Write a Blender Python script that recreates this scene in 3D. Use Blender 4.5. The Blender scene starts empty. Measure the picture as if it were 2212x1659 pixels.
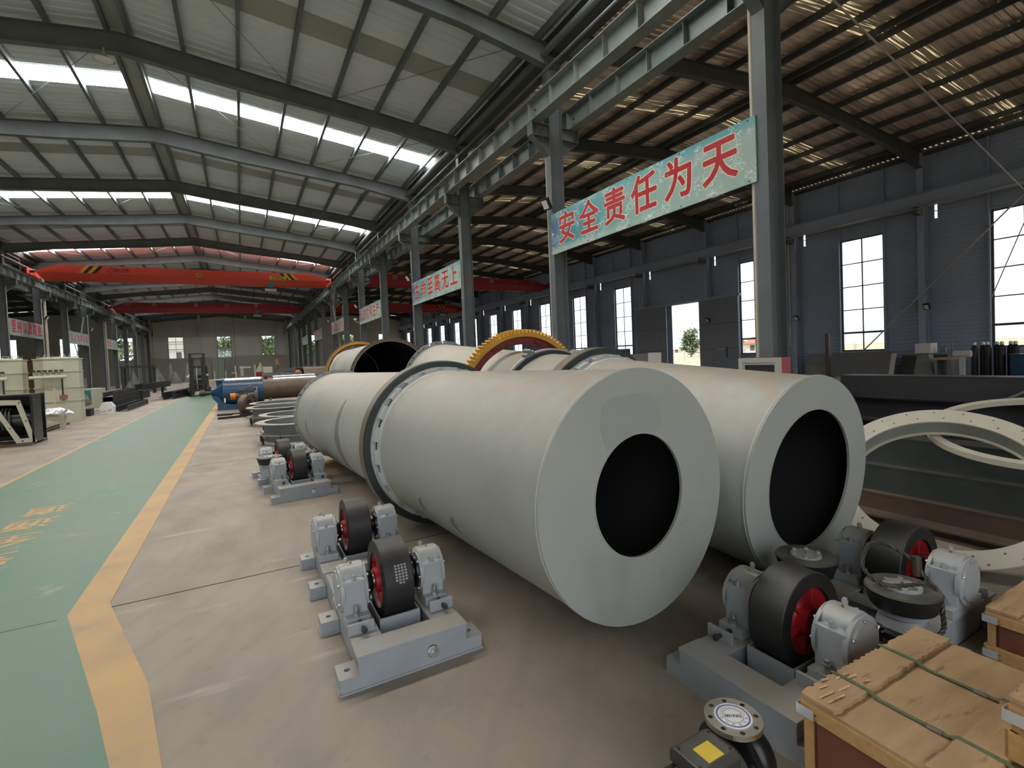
import bpy, math, random
from math import sin, cos, pi, radians, sqrt, atan2
from mathutils import Matrix, Vector

# ------------------------------------------------------------------ camera, world, sun, exposure
S = bpy.context.scene
COL = S.collection
YAW, PITCH, ROLL, FPX, PPY, CAMH = 0.50003, 0.0313, -0.0427, 1068.34, -26.63, 1.75
def camera():
    f = Vector((sin(YAW)*cos(PITCH), cos(YAW)*cos(PITCH), -sin(PITCH)))
    r0 = Vector((cos(YAW), -sin(YAW), 0)); u0 = r0.cross(f)
    r = r0*cos(ROLL) + u0*sin(ROLL); u = r.cross(f)
    cd = bpy.data.cameras.new('camera'); cd.sensor_width = 36; cd.lens = 36*FPX/2212
    cd.shift_y = PPY/2212; cd.clip_start = 0.05; cd.clip_end = 3000
    o = bpy.data.objects.new('camera', cd); COL.objects.link(o)
    o.matrix_world = Matrix(((r.x, u.x, -f.x, 0), (r.y, u.y, -f.y, 0), (r.z, u.z, -f.z, CAMH), (0, 0, 0, 1)))
    S.camera = o
camera()
S.view_settings.view_transform = 'Standard'
S.view_settings.look = 'None'
S.view_settings.gamma = 1.0
S.view_settings.use_curve_mapping = False
S.view_settings.exposure = 0.90
w = bpy.data.worlds.new('sky'); S.world = w; w.use_nodes = True
bg = w.node_tree.nodes['Background']; bg.inputs[0].default_value = (0.93, 0.97, 1.0, 1); bg.inputs[1].default_value = 1.25
sd = bpy.data.lights.new('sun', 'SUN'); sd.energy = 2.2; sd.angle = 0.02; sd.color = (1.0, 0.93, 0.82)
so = bpy.data.objects.new('sun', sd); COL.objects.link(so)
so.rotation_euler = Vector((0.42, 0.12, -1.0)).to_track_quat('-Z', 'Y').to_euler()
SKYLIGHT = 13.0
S.cycles.diffuse_bounces = 6
def portal(loc, rot, sx, sy):
    l = bpy.data.lights.new('portal', 'AREA'); l.shape = 'RECTANGLE'; l.size = sx; l.size_y = sy; l.cycles.is_portal = True
    o = bpy.data.objects.new('portal', l); COL.objects.link(o); o.location = loc; o.rotation_euler = rot
portal((-3.0, -6.95, 4.1), (pi/2, 0, 0), 14, 8.2)
portal((20.0, -6.95, 2.5), (pi/2, 0, 0), 10, 5)

# ------------------------------------------------------------------ materials
def mat(name, col, rough=0.55, metal=0.0, var=0.0, vs=3.0, col2=None, bump=0.0, bs=60.0, dust=0.0, emit=None, es=0.0,
        stretch=(1, 1, 1), spec=0.5, alpha=None, dcol=(0.40, 0.33, 0.26), spots=0.0, spotcol=(0.1, 0.1, 0.1), spotscale=6.0):
    m = bpy.data.materials.new(name); m.use_nodes = True
    nt = m.node_tree; N = nt.nodes; L = nt.links
    b = N['Principled BSDF']
    b.inputs['Roughness'].default_value = rough; b.inputs['Metallic'].default_value = metal
    b.inputs['Specular IOR Level'].default_value = spec
    c = (*col, 1); b.inputs['Base Color'].default_value = c
    sock = None
    tc = N.new('ShaderNodeTexCoord'); mp = N.new('ShaderNodeMapping'); mp.inputs['Scale'].default_value = stretch
    L.new(tc.outputs['Object'], mp.inputs[0])
    def noise(scale, detail=4.0):
        n = N.new('ShaderNodeTexNoise'); n.inputs['Scale'].default_value = scale; n.inputs['Detail'].default_value = detail
        L.new(mp.outputs[0], n.inputs['Vector']); return n
    def mix(fac, a, bcol):
        x = N.new('ShaderNodeMix'); x.data_type = 'RGBA'
        if isinstance(fac, float): x.inputs[0].default_value = fac
        else: L.new(fac, x.inputs[0])
        for i, v in ((6, a), (7, bcol)):
            if isinstance(v, tuple): x.inputs[i].default_value = (*v[:3], 1)
            else: L.new(v, x.inputs[i])
        return x.outputs[2]
    def ramp(s, a, bb):
        r = N.new('ShaderNodeMapRange'); r.inputs[1].default_value = a; r.inputs[2].default_value = bb; L.new(s, r.inputs[0]); return r.outputs[0]
    if var > 0 or col2 is not None:
        n = noise(vs)
        c2 = col2 if col2 is not None else tuple(max(0, v*(1-var)) for v in col)
        sock = mix(ramp(n.outputs[0], 0.35, 0.68), col, c2)
    if spots > 0:
        n = noise(spotscale, 6.0)
        sock = mix(ramp(n.outputs[0], 0.64-spots*0.1, 0.72), sock if sock else col, spotcol)
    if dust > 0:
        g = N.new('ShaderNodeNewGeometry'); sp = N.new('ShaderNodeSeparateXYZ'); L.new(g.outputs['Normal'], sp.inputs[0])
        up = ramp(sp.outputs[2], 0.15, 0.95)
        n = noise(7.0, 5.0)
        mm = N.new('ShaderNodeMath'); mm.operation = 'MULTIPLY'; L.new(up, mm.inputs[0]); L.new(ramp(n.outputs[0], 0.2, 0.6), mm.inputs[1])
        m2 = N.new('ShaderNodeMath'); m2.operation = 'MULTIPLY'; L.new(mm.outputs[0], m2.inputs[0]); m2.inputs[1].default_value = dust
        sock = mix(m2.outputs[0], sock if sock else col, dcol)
    if sock: L.new(sock, b.inputs['Base Color'])
    if bump > 0:
        n = noise(bs, 3.0); bp = N.new('ShaderNodeBump'); bp.inputs['Strength'].default_value = bump; bp.inputs['Distance'].default_value = 0.02
        L.new(n.outputs[0], bp.inputs['Height']); L.new(bp.outputs[0], b.inputs['Normal'])
    if emit is not None:
        b.inputs['Emission Color'].default_value = (*emit, 1); b.inputs['Emission Strength'].default_value = es
    if alpha is not None:
        b.inputs['Alpha'].default_value = alpha
    return m
def glass(name, tint=(0.95, 0.98, 1.0), mixf=0.06):
    m = bpy.data.materials.new(name); m.use_nodes = True; nt = m.node_tree; nt.nodes.clear()
    o = nt.nodes.new('ShaderNodeOutputMaterial'); t = nt.nodes.new('ShaderNodeBsdfTransparent'); g = nt.nodes.new('ShaderNodeBsdfGlossy')
    t.inputs[0].default_value = (*tint, 1); g.inputs['Roughness'].default_value = 0.05
    x = nt.nodes.new('ShaderNodeMixShader'); x.inputs[0].default_value = mixf
    nt.links.new(t.outputs[0], x.inputs[1]); nt.links.new(g.outputs[0], x.inputs[2]); nt.links.new(x.outputs[0], o.inputs[0]); return m

def streak_mat():
    m = mat('dirty_yellowed_roof_light', (0.20, 0.15, 0.08), 0.4); nt = m.node_tree; N = nt.nodes; L = nt.links; b = N['Principled BSDF']
    tc = N.new('ShaderNodeTexCoord'); mp = N.new('ShaderNodeMapping'); mp.inputs['Scale'].default_value = (0.35, 14, 1); L.new(tc.outputs['Object'], mp.inputs[0])
    n = N.new('ShaderNodeTexNoise'); n.inputs['Scale'].default_value = 1.2; n.inputs['Detail'].default_value = 3; L.new(mp.outputs[0], n.inputs[0])
    r = N.new('ShaderNodeMapRange'); r.inputs[1].default_value = 0.56; r.inputs[2].default_value = 0.70; r.inputs[3].default_value = 0.02; r.inputs[4].default_value = 0.65; L.new(n.outputs[0], r.inputs[0])
    b.inputs['Emission Color'].default_value = (1.0, 0.80, 0.48, 1); L.new(r.outputs[0], b.inputs['Emission Strength']); return m
M = {}
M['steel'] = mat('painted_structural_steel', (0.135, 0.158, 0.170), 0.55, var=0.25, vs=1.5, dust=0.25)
M['steel_dark'] = mat('dark_purlin_steel', (0.075, 0.080, 0.078), 0.6, var=0.2)
M['girder'] = mat('grey_green_girder_paint', (0.215, 0.255, 0.25), 0.45, var=0.2, dust=0.2)
M['roof'] = mat('off_white_roof_sheet', (0.66, 0.755, 0.81), 0.6, var=0.10, vs=0.4)
M['roof_strip'] = mat('clouded_roof_light_sheet', (0.34, 0.38, 0.34), 0.5, var=0.2, vs=0.6)
M['roof_aisle'] = mat('galvanised_sheet_painted_glints', (0.80, 0.69, 0.58), 0.34, metal=0.35, var=0.5, vs=1.3, stretch=(0.22, 2.6, 1), bump=0.2, bs=7, col2=(0.44, 0.38, 0.33))  # pale streaks and warm tan put sheet highlights and floor bounce into the colour
M['roof_strip2'] = streak_mat()
M['skylight'] = mat('translucent_skylight', (0.9, 0.9, 0.9), 0.5, emit=(1.0, 0.985, 0.93), es=SKYLIGHT)
M['wall_r'] = mat('haze_blued_wall_sheet', (0.33, 0.40, 0.52), 0.5, var=0.15, vs=0.5)  # blue-grey lifted lighter and bluer, painting veiling haze into the wall colour
M['wall_f'] = mat('pale_grey_wall_sheet', (0.52, 0.52, 0.47), 0.6, var=0.1, vs=0.4)
M['winframe'] = mat('dark_window_frame', (0.06, 0.06, 0.065), 0.5)
M['glass'] = glass('window_glass')
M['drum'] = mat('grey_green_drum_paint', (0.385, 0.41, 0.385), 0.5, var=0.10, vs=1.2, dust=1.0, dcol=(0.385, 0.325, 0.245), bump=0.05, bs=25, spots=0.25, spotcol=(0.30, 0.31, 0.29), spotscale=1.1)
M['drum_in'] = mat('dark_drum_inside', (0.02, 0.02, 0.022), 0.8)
M['drum_stain'] = mat('dark_wet_stain', (0.215, 0.222, 0.208), 0.6)
M['damp_patch'] = mat('damp_grey_patch', (0.342, 0.366, 0.345), 0.5, var=0.06, vs=6)
M['tyre'] = mat('bare_riding_ring_steel', (0.055, 0.068, 0.068), 0.42, metal=0.35, var=0.3, vs=2, dust=0.2)
M['tyre_rim'] = mat('brown_filmed_ring_face', (0.20, 0.165, 0.12), 0.5, metal=0.3, var=0.3)
M['bracket'] = mat('light_grey_bracket_paint', (0.52, 0.54, 0.54), 0.5, var=0.15, dust=0.3)
M['flange_grey'] = mat('grey_green_flange_paint', (0.30, 0.33, 0.33), 0.5, var=0.15)
M['gear_y'] = mat('ochre_gear_paint', (0.66, 0.36, 0.045), 0.5, var=0.2, vs=4)
M['gear_r'] = mat('dark_red_gear_web', (0.20, 0.030, 0.030), 0.55, var=0.25)
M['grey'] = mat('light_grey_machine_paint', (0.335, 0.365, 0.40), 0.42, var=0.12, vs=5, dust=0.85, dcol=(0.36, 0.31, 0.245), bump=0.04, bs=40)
M['grey2'] = mat('light_grey_casting_paint', (0.37, 0.40, 0.43), 0.35, var=0.08, vs=8, dust=0.6, dcol=(0.38, 0.34, 0.28))
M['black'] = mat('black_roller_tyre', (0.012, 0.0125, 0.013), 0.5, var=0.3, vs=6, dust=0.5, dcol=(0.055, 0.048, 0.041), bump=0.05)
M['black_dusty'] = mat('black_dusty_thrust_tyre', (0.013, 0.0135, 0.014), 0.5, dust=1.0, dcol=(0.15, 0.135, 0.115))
M['blackp'] = mat('black_gloss_paint', (0.008, 0.008, 0.009), 0.3)
M['red'] = mat('red_hub_paint', (0.42, 0.018, 0.026), 0.35, var=0.4, vs=9)
M['zinc'] = mat('zinc_plated_bolt', (0.55, 0.56, 0.56), 0.35, metal=0.85)
M['darkbolt'] = mat('dark_steel_bolt', (0.07, 0.065, 0.06), 0.45, metal=0.7)
M['brass'] = mat('brass_nipple', (0.6, 0.38, 0.12), 0.3, metal=1.0)
M['chrome'] = mat('bare_turned_steel', (0.62, 0.58, 0.52), 0.28, metal=1.0)
M['hole'] = mat('dark_hole', (0.01, 0.01, 0.01), 0.9)
M['rope'] = mat('greased_wire_rope', (0.075, 0.066, 0.055), 0.45, metal=0.4)
M['ply'] = mat('worn_plywood', (0.46, 0.295, 0.155), 0.65, vs=3, stretch=(1, 5, 1), col2=(0.36, 0.225, 0.12), bump=0.1, bs=30, spots=0.15, spotcol=(0.22, 0.13, 0.07), spotscale=5)
M['batten'] = mat('pale_timber_batten', (0.52, 0.31, 0.13), 0.6, vs=6, stretch=(1, 6, 6), col2=(0.44, 0.255, 0.10))
M['board'] = mat('red_brown_film_board', (0.185, 0.068, 0.042), 0.5, var=0.25, vs=4)
M['splinter'] = mat('broken_pale_veneer', (0.60, 0.41, 0.24), 0.7)
M['strap'] = mat('green_packing_strap', (0.13, 0.18, 0.095), 0.4, var=0.3)
M['tin'] = mat('tin_corner_plate', (0.62, 0.66, 0.72), 0.35, metal=0.4)
M['motor'] = mat('dark_grey_motor_paint', (0.045, 0.043, 0.040), 0.5, dust=0.45, dcol=(0.13, 0.12, 0.10))
M['yellow'] = mat('yellow_label', (0.72, 0.50, 0.05), 0.5)
M['white'] = mat('white_plastic', (0.72, 0.72, 0.72), 0.5)
M['blueink'] = mat('blue_print', (0.09, 0.10, 0.26), 0.5)
M['ink'] = mat('black_print', (0.04, 0.04, 0.05), 0.6)
M['greyink'] = mat('grey_print', (0.30, 0.30, 0.32), 0.6)
M['cream'] = mat('cream_flange_paint', (0.58, 0.54, 0.44), 0.5, var=0.08, dust=0.3)
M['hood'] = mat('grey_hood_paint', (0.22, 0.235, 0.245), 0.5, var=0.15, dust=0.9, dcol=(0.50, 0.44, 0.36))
M['hoopin'] = mat('grey_green_hoop_inside', (0.26, 0.29, 0.26), 0.45, var=0.2)
M['beam'] = mat('mill_scale_beam', (0.040, 0.042, 0.045), 0.5, metal=0.3, var=0.4, vs=1, dust=0.5, dcol=(0.17, 0.135, 0.10))
M['beam2'] = mat('primed_grey_beam', (0.075, 0.085, 0.083), 0.4, metal=0.3, var=0.3, dust=0.4, dcol=(0.18, 0.155, 0.125))
M['rust'] = mat('brown_rusty_steel', (0.145, 0.100, 0.072), 0.5, metal=0.3, var=0.3, vs=2.5, dust=0.5, dcol=(0.20, 0.155, 0.12))
M['blue'] = mat('blue_mill_paint', (0.008, 0.060, 0.135), 0.3, var=0.15, dust=0.15)
M['silver'] = mat('bright_stainless_sheet', (0.72, 0.73, 0.74), 0.22, metal=0.9)
M['bonewhite'] = mat('bone_white_tank_paint', (0.56, 0.55, 0.43), 0.4, var=0.08, vs=2)
M['foil'] = mat('crumpled_foil', (0.75, 0.76, 0.78), 0.2, metal=0.9, bump=0.9, bs=14)
M['crane_red'] = mat('bright_red_crane_paint', (0.72, 0.085, 0.055), 0.4, dust=0.1)
M['crane_dull'] = mat('dull_red_crane_paint', (0.36, 0.034, 0.042), 0.5)
M['orange'] = mat('orange_paint', (0.70, 0.20, 0.02), 0.4)
M['stripe_y'] = mat('amber_hazard_stripe', (0.68, 0.38, 0.02), 0.5)
M['faded'] = mat('faded_white_lettering', (0.50, 0.36, 0.36), 0.6)
M['bannertext'] = mat('red_banner_lettering', (0.46, 0.004, 0.016), 0.5, spots=0.05, spotcol=(0.62, 0.22, 0.2), spotscale=9)
M['bannerfade'] = mat('faded_red_lettering', (0.48, 0.10, 0.085), 0.6)
M['banneredge'] = mat('cream_letter_outline', (0.80, 0.74, 0.52), 0.5)
M['bannerback'] = mat('pale_faded_banner_print', (0.33, 0.43, 0.45), 0.5, var=0.3, vs=1.5)
M['pipe'] = mat('cream_plastic_pipe', (0.50, 0.46, 0.38), 0.5)
M['conduit'] = mat('pale_conduit', (0.42, 0.42, 0.40), 0.5)
M['led'] = mat('lamp_glass', (0.75, 0.78, 0.75), 0.3)
M['lampbody'] = mat('black_lamp_housing', (0.02, 0.02, 0.022), 0.5)
M['cab_red'] = mat('faded_red_cabinet', (0.50, 0.075, 0.09), 0.5)
M['alu'] = mat('pale_aluminium_frame', (0.55, 0.55, 0.51), 0.4, metal=0.3)
M['tinted'] = mat('smoked_glass_panel', (0.045, 0.035, 0.045), 0.12)
M['panelgrey'] = mat('grey_sheet_panel', (0.17, 0.17, 0.175), 0.5, var=0.1)
M['panelbrown'] = mat('grey_brown_sheet', (0.255, 0.240, 0.210), 0.5, var=0.1)
M['panelwhite'] = mat('off_white_sheet_panel', (0.62, 0.58, 0.57), 0.5)
M['panelgreen'] = mat('pale_green_sheet_panel', (0.24, 0.28, 0.20), 0.5)
M['door'] = mat('slate_sliding_door', (0.23, 0.255, 0.30), 0.5, var=0.08)
M['forklift'] = mat('forklift_body_dark', (0.014, 0.014, 0.015), 0.5)
M['plastic_grey'] = mat('worn_grey_plastic_wrap', (0.20, 0.205, 0.20), 0.4, var=0.3)
M['ochre'] = mat('ochre_board', (0.36, 0.21, 0.06), 0.6)
M['brownboard'] = mat('brown_chipboard', (0.22, 0.12, 0.07), 0.7)
M['soil'] = mat('sun_baked_yard', (0.50, 0.37, 0.22), 0.9, var=0.25, vs=0.15)
M['leaf'] = mat('dusty_green_leaves', (0.11, 0.16, 0.07), 0.7, var=0.3)
M['bark'] = mat('grey_bark', (0.15, 0.12, 0.09), 0.8)
M['tile'] = mat('red_roof_tiles', (0.42, 0.14, 0.07), 0.7)
M['render'] = mat('pale_render_wall', (0.60, 0.57, 0.52), 0.7)
M['hill'] = mat('hazy_hill', (0.42, 0.48, 0.52), 0.9)
M['concrete_post'] = mat('concrete_post', (0.50, 0.48, 0.45), 0.8)

def floor_mat():
    m = bpy.data.materials.new('worn_concrete_floor'); m.use_nodes = True; nt = m.node_tree; N = nt.nodes; L = nt.links
    b = N['Principled BSDF']; tc = N.new('ShaderNodeTexCoord')
    def noise(sc, det, st=(1, 1, 1)):
        mp = N.new('ShaderNodeMapping'); mp.inputs['Scale'].default_value = st; L.new(tc.outputs['Object'], mp.inputs[0])
        n = N.new('ShaderNodeTexNoise'); n.inputs['Scale'].default_value = sc; n.inputs['Detail'].default_value = det; L.new(mp.outputs[0], n.inputs[0]); return n.outputs[0]
    def mr(s, a, bb, c=0, d=1):
        r = N.new('ShaderNodeMapRange'); L.new(s, r.inputs[0])
        for i, v in enumerate((a, bb, c, d)): r.inputs[1+i].default_value = v
        return r.outputs[0]
    def mix(f, a, c):
        x = N.new('ShaderNodeMix'); x.data_type = 'RGBA'; L.new(f, x.inputs[0])
        for i, v in ((6, a), (7, c)):
            if isinstance(v, tuple): x.inputs[i].default_value = (*v, 1)
            else: L.new(v, x.inputs[i])
        return x.outputs[2]
    c = mix(mr(noise(0.55, 5), 0.3, 0.7), (0.335, 0.275, 0.215), (0.27, 0.222, 0.178))
    c = mix(mr(noise(2.2, 7, (1, 0.55, 1)), 0.45, 0.75), c, (0.215, 0.18, 0.148))
    c = mix(mr(noise(9, 6), 0.62, 0.78, 0, 0.55), c, (0.17, 0.145, 0.12))
    c = mix(mr(noise(3.1, 8, (0.35, 1.6, 1)), 0.62, 0.74, 0, 0.5), c, (0.50, 0.43, 0.36))
    # curved tyre scuffs
    wv = N.new('ShaderNodeTexWave'); wv.wave_type = 'RINGS'; wv.rings_direction = 'Z'; wv.inputs['Scale'].default_value = 0.9; wv.inputs['Distortion'].default_value = 1.2
    mp = N.new('ShaderNodeMapping'); mp.inputs['Location'].default_value = (3.2, -6.0, 0); L.new(tc.outputs['Object'], mp.inputs[0]); L.new(mp.outputs[0], wv.inputs[0])
    c = mix(mr(wv.outputs[0], 0.82, 1.0, 0, 0.25), c, (0.22, 0.185, 0.155))
    L.new(c, b.inputs['Base Color']); b.inputs['Roughness'].default_value = 0.55
    L.new(mr(noise(1.3, 5), 0.3, 0.7, 0.42, 0.7), b.inputs['Roughness'])
    bp = N.new('ShaderNodeBump'); bp.inputs['Strength'].default_value = 0.12; bp.inputs['Distance'].default_value = 0.01
    L.new(noise(45, 6), bp.inputs['Height']); L.new(bp.outputs[0], b.inputs['Normal'])
    return m
M['floor'] = floor_mat()
M['lane'] = mat('green_floor_paint', (0.085, 0.185, 0.122), 0.42, vs=0.8, col2=(0.125, 0.185, 0.128), bump=0.05, bs=20, spots=0.1, spotcol=(0.22, 0.24, 0.18), spotscale=2.5)
M['line'] = mat('ochre_floor_paint', (0.52, 0.32, 0.12), 0.5, vs=2, col2=(0.40, 0.26, 0.13), spots=0.2, spotcol=(0.33, 0.25, 0.17), spotscale=4)
def banner_mat():
    m = bpy.data.materials.new('teal_cracked_banner_print'); m.use_nodes = True; nt = m.node_tree; N = nt.nodes; L = nt.links
    b = N['Principled BSDF']; b.inputs['Roughness'].default_value = 0.35
    tc = N.new('ShaderNodeTexCoord'); sp = N.new('ShaderNodeSeparateXYZ'); L.new(tc.outputs['Object'], sp.inputs[0])
    r = N.new('ShaderNodeMapRange'); r.inputs[1].default_value = -2.95; r.inputs[2].default_value = 2.95; L.new(sp.outputs[1], r.inputs[0])
    cr = N.new('ShaderNodeValToRGB'); L.new(r.outputs[0], cr.inputs[0]); e = cr.color_ramp.elements
    e[0].position = 0.0; e[0].color = (0.36, 0.47, 0.42, 1); e[1].position = 1.0; e[1].color = (0.008, 0.07, 0.22, 1)
    for p, c in ((0.45, (0.26, 0.43, 0.40, 1)), (0.72, (0.045, 0.30, 0.34, 1)), (0.9, (0.02, 0.22, 0.32, 1))):
        x = e.new(p); x.color = c
    # teal edges top, pale streak near the bottom
    z = N.new('ShaderNodeMapRange'); z.inputs[1].default_value = 0.25; z.inputs[2].default_value = 0.5; L.new(sp.outputs[2], z.inputs[0])
    x1 = N.new('ShaderNodeMix'); x1.data_type = 'RGBA'; L.new(z.outputs[0], x1.inputs[0]); L.new(cr.outputs[0], x1.inputs[6]); x1.inputs[7].default_value = (0.10, 0.36, 0.40, 1)
    z2 = N.new('ShaderNodeMapRange'); z2.inputs[1].default_value = -0.30; z2.inputs[2].default_value = -0.44; L.new(sp.outputs[2], z2.inputs[0])
    x2 = N.new('ShaderNodeMix'); x2.data_type = 'RGBA'; L.new(z2.outputs[0], x2.inputs[0]); L.new(x1.outputs[2], x2.inputs[6]); x2.inputs[7].default_value = (0.33, 0.47, 0.42, 1)
    v = N.new('ShaderNodeTexVoronoi'); v.feature = 'DISTANCE_TO_EDGE'; v.inputs['Scale'].default_value = 9
    nz = N.new('ShaderNodeTexNoise'); nz.inputs['Scale'].default_value = 4
    ad = N.new('ShaderNodeVectorMath'); ad.operation = 'ADD'; L.new(tc.outputs['Object'], ad.inputs[0]); L.new(nz.outputs[1], ad.inputs[1]); L.new(ad.outputs[0], v.inputs['Vector'])
    k = N.new('ShaderNodeMapRange'); k.inputs[1].default_value = 0.06; k.inputs[2].default_value = 0.02; L.new(v.outputs['Distance'], k.inputs[0])
    n2 = N.new('ShaderNodeTexNoise'); n2.inputs['Scale'].default_value = 2.6; n2.inputs['Detail'].default_value = 6; L.new(tc.outputs['Object'], n2.inputs[0])
    k2 = N.new('ShaderNodeMapRange'); k2.inputs[1].default_value = 0.47; k2.inputs[2].default_value = 0.56; L.new(n2.outputs[0], k2.inputs[0])
    mu = N.new('ShaderNodeMath'); mu.operation = 'MULTIPLY'; L.new(k.outputs[0], mu.inputs[0]); L.new(k2.outputs[0], mu.inputs[1])
    x3 = N.new('ShaderNodeMix'); x3.data_type = 'RGBA'; L.new(mu.outputs[0], x3.inputs[0]); L.new(x2.outputs[2], x3.inputs[6]); x3.inputs[7].default_value = (0.75, 0.80, 0.78, 1)
    L.new(x3.outputs[2], b.inputs['Base Color'])
    return m
M['banner'] = banner_mat()

# ------------------------------------------------------------------ mesh helpers
class MB:
    def __init__(s): s.v = []; s.f = []; s.M = None
    def at(s, m): s.M = m; return s
    def add(s, vs, fs):
        o = len(s.v)
        if s.M is not None: vs = [tuple(s.M @ Vector(p)) for p in vs]
        s.v += vs; s.f += [tuple(o+i for i in f) for f in fs]; return s
    def box(s, x0, x1, y0, y1, z0, z1):
        return s.add([(x0, y0, z0), (x1, y0, z0), (x1, y1, z0), (x0, y1, z0), (x0, y0, z1), (x1, y0, z1), (x1, y1, z1), (x0, y1, z1)],
                     [(3, 2, 1, 0), (4, 5, 6, 7), (0, 1, 5, 4), (1, 2, 6, 5), (2, 3, 7, 6), (3, 0, 4, 7)])
    def hexa(s, p8):
        return s.add([tuple(p) for p in p8], [(3, 2, 1, 0), (4, 5, 6, 7), (0, 1, 5, 4), (1, 2, 6, 5), (2, 3, 7, 6), (3, 0, 4, 7)])
    def frame(s, c, ax):
        a = Vector(ax).normalized(); t = Vector((0, 0, 1)) if abs(a.z) < 0.9 else Vector((1, 0, 0))
        u = t.cross(a).normalized(); return Vector(c), a, u, a.cross(u)
    def lathe(s, c, ax, prof, n=32, closed=False, a0=0.0, a1=None):
        """revolve [(axial, radius)] about the axis through c along ax"""
        c, a, u, w_ = s.frame(c, ax); full = a1 is None; m = n if full else n+1
        vs = []
        for k in range(m):
            t = a0 + (2*pi if full else a1-a0)*k/n; d = u*cos(t)+w_*sin(t)
            vs += [tuple(c+a*x+d*r) for x, r in prof]
        P = len(prof); fs = []
        for k in range(n):
            k2 = (k+1) % m
            for i in range(P if closed else P-1):
                j = (i+1) % P
                fs.append((k*P+i, k*P+j, k2*P+j, k2*P+i))
        return s.add(vs, fs)
    def cyl(s, p0, p1, r, r1=None, n=16):
        p0 = Vector(p0); p1 = Vector(p1); L = (p1-p0).length; r1 = r if r1 is None else r1
        s.lathe(p0, p1-p0, [(0, r), (L, r1)], n)
        c, a, u, w_ = s.frame(p0, p1-p0)
        for x, rr, fl in ((0, r, 1), (L, r1, 0)):
            if rr <= 1e-6: continue
            vs = [tuple(c+a*x+(u*cos(2*pi*k/n)+w_*sin(2*pi*k/n))*rr) for k in range(n)]
            s.add(vs, [tuple(reversed(range(n))) if fl else tuple(range(n))])
        return s
    def tube(s, pts, r, n=8):
        for a, b in zip(pts[:-1], pts[1:]): s.cyl(a, b, r, n=n)
        return s
    def sweep(s, pts, r, n=8, closed=False):
        pts = [Vector(p) for p in pts]; m = len(pts); vs = []; prev = None
        for i, p in enumerate(pts):
            d = ((pts[(i+1) % m] if closed or i < m-1 else p) - (pts[i-1] if closed or i > 0 else p)).normalized()
            if prev is None:
                t = Vector((0, 0, 1)) if abs(d.z) < 0.9 else Vector((1, 0, 0)); u = t.cross(d).normalized()
            else: u = (prev-d*prev.dot(d)).normalized()
            prev = u; w_ = d.cross(u)
            vs += [tuple(p+(u*cos(2*pi*k/n)+w_*sin(2*pi*k/n))*r) for k in range(n)]
        fs = []
        for i in range(m if closed else m-1):
            j = (i+1) % m
            for k in range(n): fs.append((i*n+k, i*n+(k+1) % n, j*n+(k+1) % n, j*n+k))
        if not closed: fs += [tuple(reversed(range(n))), tuple((m-1)*n+k for k in range(n))]
        return s.add(vs, fs)
    def prism(s, poly, t0, t1, axis='x'):
        """extrude a 2D polygon; axis x: (y,z), y: (x,z), z: (x,y)"""
        def P(a, b, t): return {'x': (t, a, b), 'y': (a, t, b), 'z': (a, b, t)}[axis]
        n = len(poly)
        return s.add([P(a, b, t0) for a, b in poly]+[P(a, b, t1) for a, b in poly],
                     [tuple(reversed(range(n))), tuple(range(n, 2*n))]+[(i, (i+1) % n, n+(i+1) % n, n+i) for i in range(n)])
    def hexbolt(s, c, ax, r, h, washer=0.0):
        c = Vector(c); a = Vector(ax).normalized()
        if washer: s.cyl(c, c+a*washer, r*1.35, n=12)
        s.cyl(c+a*washer, c+a*(washer+h), r, n=6); return s
    def perf(s, c, ax, r0, r1, n, rc, rh, t, sub=4, phase=0.0):
        """flange plate with n round holes (real holes), thickness t along ax"""
        c, a, u, w_ = s.frame(c, ax); da = 2*pi/n
        def P(r, th, x): return tuple(c+a*x+(u*cos(th)+w_*sin(th))*r)
        K = 16
        for i in range(n):
            th0 = phase+i*da; loop = []; hole = []
            for k in range(K):
                q = 2*pi*k/K; x, y = cos(q), sin(q); m_ = max(abs(x), abs(y)); sx, sy = x/m_, y/m_
                ra = (r1-rc)*sx if sx > 0 else (rc-r0)*sx
                loop.append((rc+ra, th0+sy*da/2)); hole.append((rc+rh*x, th0+rh*y/rc))
            vs = [P(r, th, 0) for r, th in loop]+[P(r, th, 0) for r, th in hole]+[P(r, th, t) for r, th in loop]+[P(r, th, t) for r, th in hole]
            fs = []
            for k in range(K):
                j = (k+1) % K
                fs += [(K+k, K+j, j, k), (2*K+k, 2*K+j, 3*K+j, 3*K+k), (K+j, K+k, 3*K+k, 3*K+j)]
                if k in (0, 1, K-1, K-2) or k in (6, 7, 8, 9): fs.append((k, j, 2*K+j, 2*K+k))
            s.add(vs, fs)
        return s
    def build(s, name, material, parent=None, smooth=35, bevel=0.0, **props):
        me = bpy.data.meshes.new(name); me.from_pydata(s.v, [], s.f); me.update()
        me.materials.append(material if not isinstance(material, str) else M[material])
        if smooth:
            me.polygons.foreach_set('use_smooth', [True]*len(me.polygons)); me.set_sharp_from_angle(angle=radians(smooth))
        o = bpy.data.objects.new(name, me); COL.objects.link(o)
        if parent is not None: o.parent = parent
        if bevel:
            b = o.modifiers.new('bevel', 'BEVEL'); b.width = bevel; b.segments = 2; b.limit_method = 'ANGLE'; b.angle_limit = radians(40); b.harden_normals = False
        for k, v in props.items(): o[k] = v
        return o
def inst(o, parent=None, loc=None, rot=None, mw=None):
    c = o.copy(); COL.objects.link(c); c.parent = parent if parent is not None else o.parent
    if loc is not None: c.location = loc
    if rot is not None: c.rotation_euler = rot
    if mw is not None: c.matrix_basis = mw
    return c
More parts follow.
